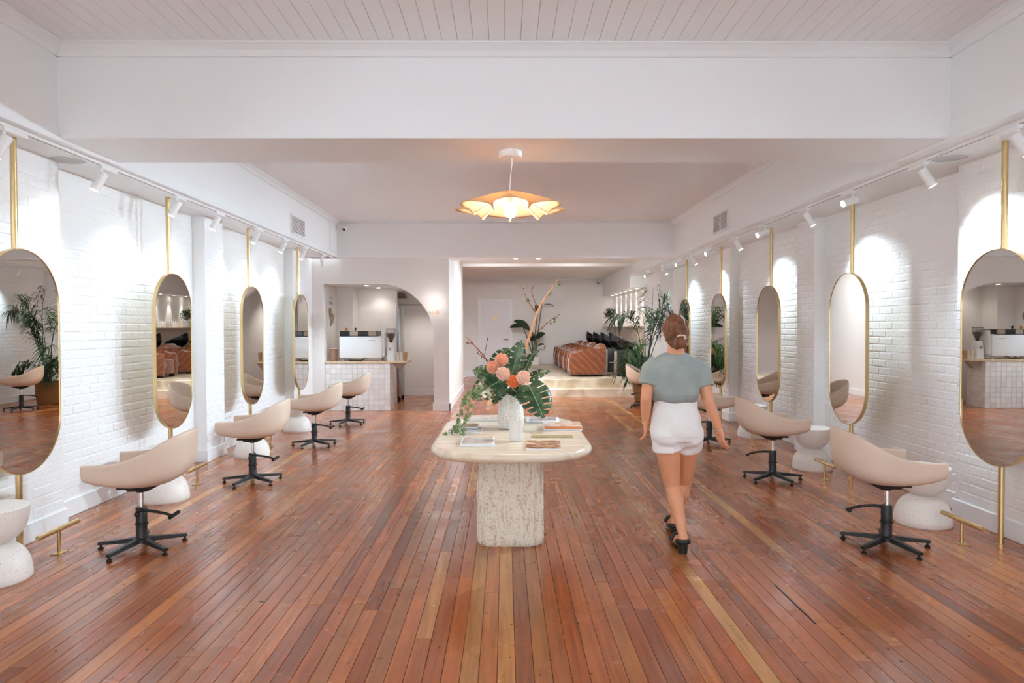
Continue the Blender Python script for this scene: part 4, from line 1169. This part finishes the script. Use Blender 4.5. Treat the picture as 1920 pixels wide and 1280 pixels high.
def wash(label):
    t = thing('wash_unit', label, 'wash basin', (0, 0, 0), 0, 'black backwash basins')
    bm = bmesh.new(); b_box(bm, -.10, .42, -.28, .28, 0, .66, .02, 2); b_box(bm, .0, .22, -.10, .10, .65, .82, .02, 1)
    finish('pedestal', bm, M['black'], t)
    part_box('trim_strip', M['greige'], t, -.16, -.09, -.30, -.20, 0, .62, .01)
    bm = bmesh.new(); rot = Matrix.Rotation(R(22), 3, 'Y'); rings = []
    c = Vector((.10, 0, .90))
    for s, z in ((1.0, .0), (1.0, -.015), (.97, -.08), (.86, -.17), (.62, -.25), (.3, -.29)):
        rings.append([c + rot @ Vector((.34 * s * math.cos(2 * PI * k / 32) * (1.12 if math.cos(2 * PI * k / 32) < 0 else 1) , .29 * s * math.sin(2 * PI * k / 32) * (1 - .25 * max(0, -math.cos(2 * PI * k / 32))), z + .05 * max(0, -math.cos(2 * PI * k / 32)) ** 2 * (s > .9))) for k in range(32)])
    inner = []
    for s, z in ((.94, -.0), (.90, -.08), (.78, -.15), (.5, -.21), (.1, -.23)):
        inner.append([c + rot @ Vector((.34 * s * math.cos(2 * PI * k / 32) * (1.12 if math.cos(2 * PI * k / 32) < 0 else 1), .29 * s * math.sin(2 * PI * k / 32) * (1 - .25 * max(0, -math.cos(2 * PI * k / 32))), z + .05 * max(0, -math.cos(2 * PI * k / 32)) ** 2 * (s > .9))) for k in range(32)])
    b_rings(bm, list(reversed(rings)) + inner); bowl = finish('basin', bm, M['blackgloss'], t)
    part_tube('tap', M['chrome'], t, [(.40, .06, .78), (.40, .06, .90), (.34, .06, .95), (.27, .06, .92)], .013, 10)
    part_tube('hose', M['chrome'], t, [(.36, -.1, .62), (.44, -.12, .72), (.42, -.1, .84)], .009, 8)
    part_tube('foot_bar', M['steel'], t, [(-.16, -.25, .34), (-.28, -.25, .34)], .014, 8)
    return t
wlab = ['black tilted wash basin nearest the palm', 'black tilted wash basin, second from the palm', 'black tilted wash basin, third from the palm', 'black tilted wash basin nearest the far wall']
w0 = None
for i, y in enumerate(ay):
    if w0 is None: w0 = wash(wlab[0]); w0.location = (2.86, y, .39)
    else: dup(w0, (2.86, y, .39), 0, wlab[i])
# bottles on the wash shelf
def bottle(label, loc):
    t = thing('bottle', label, 'bottle', loc, 0, 'white bottles on the wash shelf')
    part_lathe('body', M['whiteplastic'], t, [(.03, 0), (.033, .005), (.033, .15), (.015, .175), (.012, .19)], n=16)
    part_lathe('cap', M['whiteplastic'], t, [(.014, .19), (.014, .215), (.001, .217)], n=12)
    return t
b0 = None
for k in range(30):
    y = 18.2 + .115 * k; lab = 'white bottle in the long row on the shelf above the wash basins'
    if b0 is None: b0 = bottle(lab, (3.5, y, 1.625))
    else: dup(b0, (3.5, y, 1.625), 0, lab)
t = thing('potted_bush', 'small green bush in a white pot at the end of the wash shelf', 'plant', (3.38, 21.9, 1.625))
part_lathe('pot', M['potwhite'], t, [(.09, 0), (.11, .01), (.13, .22), (.12, .22), (.1, .18), (.001, .17)], n=24)
bm = bmesh.new()
for k in range(420):
    d = Vector((random.gauss(0, 1), random.gauss(0, 1), random.gauss(0, 1))).normalized(); p = Vector((0, 0, .42)) + d * .19 * random.uniform(.4, 1.1); l = .055
    s = Vector((random.uniform(-1, 1), random.uniform(-1, 1), random.uniform(-1, 1))).normalized(); e = s.cross(d).normalized()
    v = [bm.verts.new(q) for q in (p, p + s * l * .5 + e * l * .3, p + s * l, p + s * l * .5 - e * l * .3)]; bm.faces.new(v)
finish('foliage', bm, M['palm'], t, False, False)
part_tube('trunk', M['twigdark'], t, [(0, 0, .15), (.01, 0, .4)], .012, 8)

# strelitzia in a white pot on the platform by the far wall
t = thing('potted_strelitzia', 'dark-leaved strelitzia in a white square pot by the far wall', 'plant', (.95, 22.1, .39))
part_box('pot', M['potwhite'], t, -.15, .15, -.15, .15, 0, .28, .01)
part_box('soil', M['dark'], t, -.13, .13, -.13, .13, .27, .285)
def blade(parent, base, tip, wid, nrm, m, droop=.2, name='leaf', stem=None):
    base, tip = Vector(base), Vector(tip); mtx, L = frame(base, tip, nrm); bm = bmesh.new(); N = 12; rows = []
    for i in range(N + 1):
        v = i / N; wv = wid / 2 * math.sin(PI * (v * .94 + .03)) ** .7
        rows.append([bm.verts.new(base + mtx @ Vector((s * wv, L * v, .25 * abs(s) * wv + droop * L * 4 * v * (1 - v) * .5))) for s in (-1, -.5, 0, .5, 1)])
    for a, b in zip(rows[:-1], rows[1:]):
        for k in range(4): bm.faces.new((a[k], a[k + 1], b[k + 1], b[k]))
    o = finish(name, bm, m, parent, True, False); md = o.modifiers.new('thickness', 'SOLIDIFY'); md.thickness = .003
    if stem is not None: part_tube('stalk', M['stemgreen'], parent, [stem, Vector(stem).lerp(base, .55) + Vector((0, 0, .05)), base], [.022, .016, .012], 7)
    return o
SP = Vector((.95, 22.1, .39))
sp = lambda x, y, dy=0: at(x, y, 22.0 + dy) - SP
for (bx, by, tx, ty, wd, nr) in ((993, 619, 964, 601, .26, (-.2, -.8, .7)), (981, 613, 956, 614, .2, (0, -.7, .7)), (1008, 584, 1004, 571, .18, (.3, -.9, .1)), (1016, 573, 1038, 574, .12, (0, -.35, 1)), (1004, 635, 1022, 625, .22, (.2, -.8, .6)), (1007, 650, 1021, 646, .14, (.1, -.6, .8)), (998, 640, 995, 620, .2, (.2, -1, .1))):
    blade(t, sp(bx, by), sp(tx, ty, -.15), wd, nr, M['darkleaf'], .25, 'leaf', (random.uniform(-.06, .06), random.uniform(-.06, .06), .27))

# palm in a woven basket in front of the platform
PB = Vector((3.02, 14.72, 0))
palm = thing('potted_palm', 'tall kentia palm in a woven basket beside the platform', 'plant', PB)
part_lathe('basket', M['basket'], palm, [(.19, 0), (.215, .02), (.245, .25), (.25, .47), (.235, .475), (.23, .42), (.001, .41)], n=36)
part_lathe('soil', M['dark'], palm, [(.23, .40), (.23, .425), (.001, .43)], n=24)
def frond(root, mid, tip, n, ll, m, wid=.016):
    root, mid, tip = Vector(root), Vector(mid), Vector(tip)
    B = lambda t: root * (1 - t) ** 2 + mid * 2 * t * (1 - t) + tip * t * t
    bm = bmesh.new(); b_tube(bm, [B(k / 10) for k in range(11)], [.012 - .001 * k for k in range(11)], 6)
    for k in range(n):
        f = .38 + .62 * k / (n - 1); p = B(f); tg = (B(min(1, f + .02)) - B(f - .02)).normalized()
        sd = tg.cross(Vector((0, 0, 1))); sd = sd.normalized() if sd.length > .01 else Vector((1, 0, 0))
        l = ll * (.35 + .65 * math.sin(PI * min(1, (f - .3) / .75)) ** .6)
        for s in (1, -1):
            nn = sd.cross(tg); nn = nn if nn.z > 0 else -nn; ph = random.uniform(-.8, .35); d = ((sd * s * math.cos(ph) + nn * math.sin(ph)) * .9 + tg * .5).normalized(); l2 = l * random.uniform(.85, 1.1)
            c = sd.cross(tg).normalized() * .3 + tg * -.3; e = d.cross(Vector((0, 0, 1))).normalized()
            a1 = p + d * l2 * .5 + Vector((0, 0, .02)); a2 = p + d * l2 + Vector((0, 0, -l2 * .32))
            v = [bm.verts.new(q) for q in (p - e * wid * .3, p + e * wid * .3, a1 - e * wid, a1 + e * wid, a2)]
            bm.faces.new((v[0], v[1], v[3], v[2])); bm.faces.new((v[2], v[3], v[4]))
    for v in bm.verts:
        if v.co.x > .36: v.co.x = .36 + (v.co.x - .36) * .28
    finish('frond', bm, m, palm, False, False)
pp = lambda x, y, Y=14.6: at(x, y, Y) - PB
S0 = lambda: Vector((random.uniform(-.07, .07), random.uniform(-.07, .07), .42))
for (mx, my, tx, ty, Y, ll, m) in ((1222, 560, 1268, 555, 14.5, .55, 'palm'), (1238, 540, 1284, 586, 14.2, .46, 'palm'), (1205, 560, 1150, 598, 14.5, .52, 'palm'), (1200, 600, 1168, 668, 14.1, .5, 'palmlight'),
                                   (1215, 580, 1196, 580, 14.0, .5, 'palmlight'), (1240, 590, 1262, 600, 14.9, .5, 'palm'), (1220, 610, 1240, 590, 14.3, .42, 'palm'), (1195, 640, 1160, 700, 14.2, .45, 'palm'),
                                   (1235, 650, 1262, 700, 14.2, .42, 'palm'), (1205, 650, 1185, 690, 13.9, .42, 'palm'), (1225, 570, 1225, 540, 15.1, .5, 'palm'), (1212, 655, 1172, 672, 14.5, .4, 'palm'), (1206, 665, 1176, 715, 14.3, .36, 'palm')):
    frond(S0(), pp(mx, my, 14.65), pp(tx, ty, Y), 30, ll * 1.08, M[m])

# ------------------------------------------------------------------ walking woman, seen from behind
WX, WY = 1.235, 4.95
wm = thing('person', 'woman in sage grey top and white shorts walking away down the aisle', 'person', (WX, WY, 0))
def ell(bm, secs, n=22):
    """secs: (x, y, z, rx, ry) horizontal ellipse rings"""
    b_rings(bm, [[(x + rx * math.cos(2 * PI * k / n), y + ry * math.sin(2 * PI * k / n), z) for k in range(n)] for x, y, z, rx, ry in secs])
def limb(bm, pts, rads):
    b_tube(bm, pts, rads, 14)
    for p, r in zip(pts, rads): b_ball(bm, p, r, 2)
def remesh(name, bm, m, parent, vox, smooth_it=6):
    me = bpy.data.meshes.new(name + '_tmp'); bmesh.ops.recalc_face_normals(bm, faces=bm.faces); bm.to_mesh(me); bm.free()
    o = bpy.data.objects.new(name + '_tmp', me); COL.objects.link(o)
    r = o.modifiers.new('r', 'REMESH'); r.mode = 'VOXEL'; r.voxel_size = vox; r.use_smooth_shade = True
    s = o.modifiers.new('s', 'SMOOTH'); s.factor = .5; s.iterations = smooth_it
    dg = bpy.context.evaluated_depsgraph_get(); me2 = bpy.data.meshes.new_from_object(o.evaluated_get(dg)); bpy.data.objects.remove(o)
    me2.materials.clear(); me2.materials.append(m)
    me2.polygons.foreach_set('use_smooth', [True] * len(me2.polygons))
    q = bpy.data.objects.new(name, me2); COL.objects.link(q); q.parent = parent
    return q
from mathutils import noise
def ruffle(o, amp, fx, fy, fz):
    me = o.data; nr = [v.normal.copy() for v in me.vertices]
    for v, n in zip(me.vertices, nr):
        v.co += n * amp * noise.noise(Vector((v.co.x * fx, v.co.y * fy, v.co.z * fz)))
    me.update()
def wp(x, y, dy=0.0):
    p = at(x, y, WY + dy); return Vector((p.x - WX, dy, p.z))
bm = bmesh.new()
# head, neck, torso
b_ball(bm, wp(1267, 623), .1, 3, (.80, 1.0, 1.16)); b_ball(bm, wp(1267, 634) + Vector((0, .03, 0)), .07, 3, (.85, 1.1, 1.1))
b_ball(bm, wp(1267, 626) + Vector((0, .105, -.005)), .016, 2, (.8, 1, 1.4))
for s in (-1, 1): b_ball(bm, wp(1267, 626) + Vector((s * .082, .0, 0)), .026, 2, (.35, .7, 1.1))
limb(bm, [wp(1268, 640, .015), wp(1268, 668, 0)], [.054, .06])
cxm = wp(1268, 700).x
ell(bm, [(cxm, 0, wp(0, 664).z, .06, .05), (cxm, -.005, wp(0, 672).z, .13, .075), (cxm, -.005, wp(0, 684).z, .165, .095), (cxm, 0, wp(0, 705).z, .165, .11), (cxm, 0, wp(0, 730).z, .15, .105), (cxm, 0, wp(0, 752).z, .138, .098), (cxm, 0, wp(0, 785).z, .165, .115), (cxm, 0, wp(0, 808).z, .165, .115), (cxm, 0, wp(0, 822).z, .11, .085)])
# legs: her left leg trails (near the camera), her right leg steps ahead
hipL, kneeL, ankL = wp(1250, 815, -.01), wp(1264, 918, .02), wp(1281, 1001, -.14)
hipR, kneeR, ankR = wp(1291, 815, .02), wp(1284, 906, .24), wp(1266, 972, .30)
kneeL = wp(1262, 915, .04)
def leg(h, k, a):
    c = k.lerp(a, .3) + Vector((0, -.025, 0))
    limb(bm, [h, h.lerp(k, .5), k, c, k.lerp(a, .7), a], [.098, .083, .058, .058, .042, .034])
leg(hipL, kneeL, ankL); leg(hipR, kneeR, ankR)
# feet (toes point away from the camera, heels raised by the shoes)
toeL = Vector((ankL.x - .005, ankL.y + .17, .036)); toeR = Vector((ankR.x + .01, ankR.y + .17, .05))
for a, tz in ((ankL, toeL), (ankR, toeR)):
    limb(bm, [a + Vector((0, -.015, -.02)), a + Vector((0, -.02, -.055))], [.034, .034])
    limb(bm, [a + Vector((0, -.015, -.05)), a.lerp(tz, .6) + Vector((0, 0, -.02)), tz], [.034, .036, .026])
# arms
def arm(sh, el, wr):
    limb(bm, [sh, sh.lerp(el, .5), el, el.lerp(wr, .35), wr], [.052, .047, .040, .040, .027])
shL, elL, wrL = wp(1221, 690, -.01), wp(1212, 748, -.05), wp(1211, 789, .04)
shR, elR, wrR = wp(1313, 690, 0), wp(1331, 757, -.06), wp(1350, 806, -.05)
arm(shL, elL, wrL); arm(shR, elR, wrR)
def hand(wr, d, side, up):
    """palm slab, four fingers of different length and a thumb; d is the hanging direction, side points to the thumb"""
    d = Vector(d).normalized(); side = Vector(side).normalized(); side = (side - d * side.dot(d)).normalized(); nn = d.cross(side)
    limb(bm, [wr, wr + d * .02], [.026, .028])
    for o_, l in ((.027, .071), (.009, .08), (-.009, .074), (-.026, .058)):
        b = wr + side * o_ * .8 + d * .015; k = wr + side * o_ + d * .085
        limb(bm, [b, k], [.0155, .0115])
        m1 = k + d * l * .45 + nn * .008 * up; m2 = m1 + d * l * .3 + nn * .016 * up; e = m2 + d * l * .18 + nn * .014 * up
        limb(bm, [k, m1, m2, e], [.0098, .009, .0082, .007])
    b = wr + side * .02 + d * .025; limb(bm, [b, b + side * .024 + d * .035, b + side * .032 + d * .062 + nn * .008 * up, b + side * .03 + d * .08 + nn * .014 * up], [.014, .0115, .0098, .008])
hand(wrL, (.05, .1, -1), (.35, .9, 0), -1); hand(wrR, (.2, -.02, -1), (-.3, .9, 0), 1)
body = remesh('body', bm, M['skin'], wm, .0058, 4)
# hair: cap over the back of the head and a low bun with a pale tie
bm = bmesh.new()
b_ball(bm, wp(1267, 619) + Vector((0, -.012, 0)), .106, 3, (.86, 1.0, 1.10)); b_ball(bm, wp(1267, 634) + Vector((0, -.04, 0)), .075, 3, (1.05, .8, .9))
b_ball(bm, wp(1270, 640) + Vector((0, -.10, 0)), .046, 3, (1.05, .9, 1.05)); b_ball(bm, wp(1276, 646) + Vector((0, -.10, 0)), .03, 2); b_ball(bm, wp(1264, 647) + Vector((0, -.095, 0)), .028, 2)
hair = remesh('hair', bm, M['hair'], wm, .006, 2); ruffle(hair, .014, 38, 38, 16)
# cut the hair back from the face
me = hair.data; bm = bmesh.new(); bm.from_mesh(me)
hc = wp(1267, 622)
bmesh.ops.delete(bm, geom=[v for v in bm.verts if v.co.y > .045 and v.co.z < hc.z + .055], context='VERTS'); bm.to_mesh(me); bm.free()
bm = bmesh.new(); tp = wp(1271, 634) + Vector((0, -.118, .006))
b_tube(bm, [tp + Vector((.03 * math.cos(a), .004 * math.cos(2 * a), .014 * math.sin(a))) for a in [2 * PI * k / 16 for k in range(17)]], .006, 8); finish('hair_tie', bm, mat('cream_hair_tie', rgb(232, 214, 188), .7), hair)
# face details on the far side
bm = bmesh.new()
for s in (-1, 1): b_ball(bm, wp(1267, 623) + Vector((s * .032, .094, 0)), .011, 2, (1.2, .6, .7))
finish('eyes', bm, mat('eye', rgb(60, 44, 36), .2), body)
bm = bmesh.new(); b_ball(bm, wp(1267, 640) + Vector((0, .10, .004)), .022, 2, (1, .35, .35)); finish('mouth', bm, mat('lips', rgb(190, 100, 90), .5), body)
# top: loose linen, boxy, with short cap sleeves
bm = bmesh.new()
ell(bm, [(cxm, -.0, wp(0, 663).z, .075, .062), (cxm, -.005, wp(0, 668).z, .125, .085), (cxm, -.005, wp(0, 675).z, .168, .10), (cxm, -.005, wp(0, 684).z, .195, .118), (cxm, -.005, wp(0, 700).z, .202, .135), (cxm - .005, -.008, wp(0, 722).z, .188, .142), (cxm - .005, -.01, wp(0, 738).z, .176, .145), (cxm - .005, -.008, wp(0, 748).z, .162, .13), (cxm, 0, wp(0, 754).z, .148, .112)], 28)
for s, e in ((shL, elL), (shR, elR)):
    d = (e - s)
    b_tube(bm, [s + Vector((-.05 if s is shR else .05, 0, .025)), s + d * .12, s + d * .42, s + d * .56], [.07, .074, .072, .070], 16)
    b_ball(bm, s + Vector((0, 0, -.012)), .07, 3, (1, 1, .95))
shirt = remesh('top', bm, M['shirt'], wm, .007, 5); ruffle(shirt, .013, 13, 13, 9)
# shorts
bm = bmesh.new()
ell(bm, [(cxm, 0, wp(0, 747).z, .146, .108), (cxm, 0, wp(0, 762).z, .157, .118), (cxm, -.004, wp(0, 785).z, .178, .136), (cxm, -.006, wp(0, 808).z, .190, .148), (cxm, 0, wp(0, 826).z, .178, .135)], 28)
for h, k, bottom in ((hipL, kneeL, 842), (hipR, kneeR, 840)):
    d = (k - h).normalized(); b_tube(bm, [h + Vector((0, 0, .03)), h + d * .05, h + d * .115], [.10, .112, .113], 20)
    b_ball(bm, h + Vector((0, -.03, 0)), .108, 3)
b_ball(bm, Vector((cxm, -.01, wp(0, 826).z)), .10, 3, (1.0, .95, .72)); b_ball(bm, Vector((cxm, -.035, wp(0, 812).z)), .11, 3, (1.2, .9, .9))
ruffle(remesh('shorts', bm, M['shorts'], wm, .007, 4), .006, 16, 16, 22)
# black heeled mules
for a, tz in ((ankL, toeL), (ankR, toeR)):
    bm = bmesh.new(); heel = a + Vector((0, -.02, -.085))
    if heel.z < .05: heel.z = .05
    fl = Vector((tz.x, tz.y, tz.z - .018))
    rings = []
    for f, wv in ((0, .030), (.35, .030), (.7, .042), (1.0, .030)):
        p = heel.lerp(fl, f) if f < 1 else fl + Vector((0, .03, 0))
        z = p.z
        rings.append([(p.x - wv, p.y, z), (p.x + wv, p.y, z), (p.x + wv, p.y, z - .014), (p.x - wv, p.y, z - .014)])
    b_rings(bm, rings); base_z = min(fl.z - .014, 0.03)
    b_tube(bm, [heel + Vector((0, .01, 0)), Vector((heel.x, heel.y + .008, max(0, tz.z - .046)))], [.036, .031], 14)
    sh = finish('shoe', bm, M['black'], wm)
    bm = bmesh.new(); c = a.lerp(tz, .66)
    b_tube(bm, [c + Vector((.048 * math.cos(t_), 0, .042 * math.sin(t_) - .016)) for t_ in [PI * k / 10 for k in range(11)]], .016, 10); finish('strap', bm, M['black'], sh)
    bm = bmesh.new(); b_tube(bm, [a + Vector((.038 * math.cos(t_), -.01 - .046 * math.sin(t_), -.062 + .006 * math.sin(t_))) for t_ in [PI * k / 10 for k in range(11)]], .018, 10); finish('heel_strap', bm, M['black'], sh)
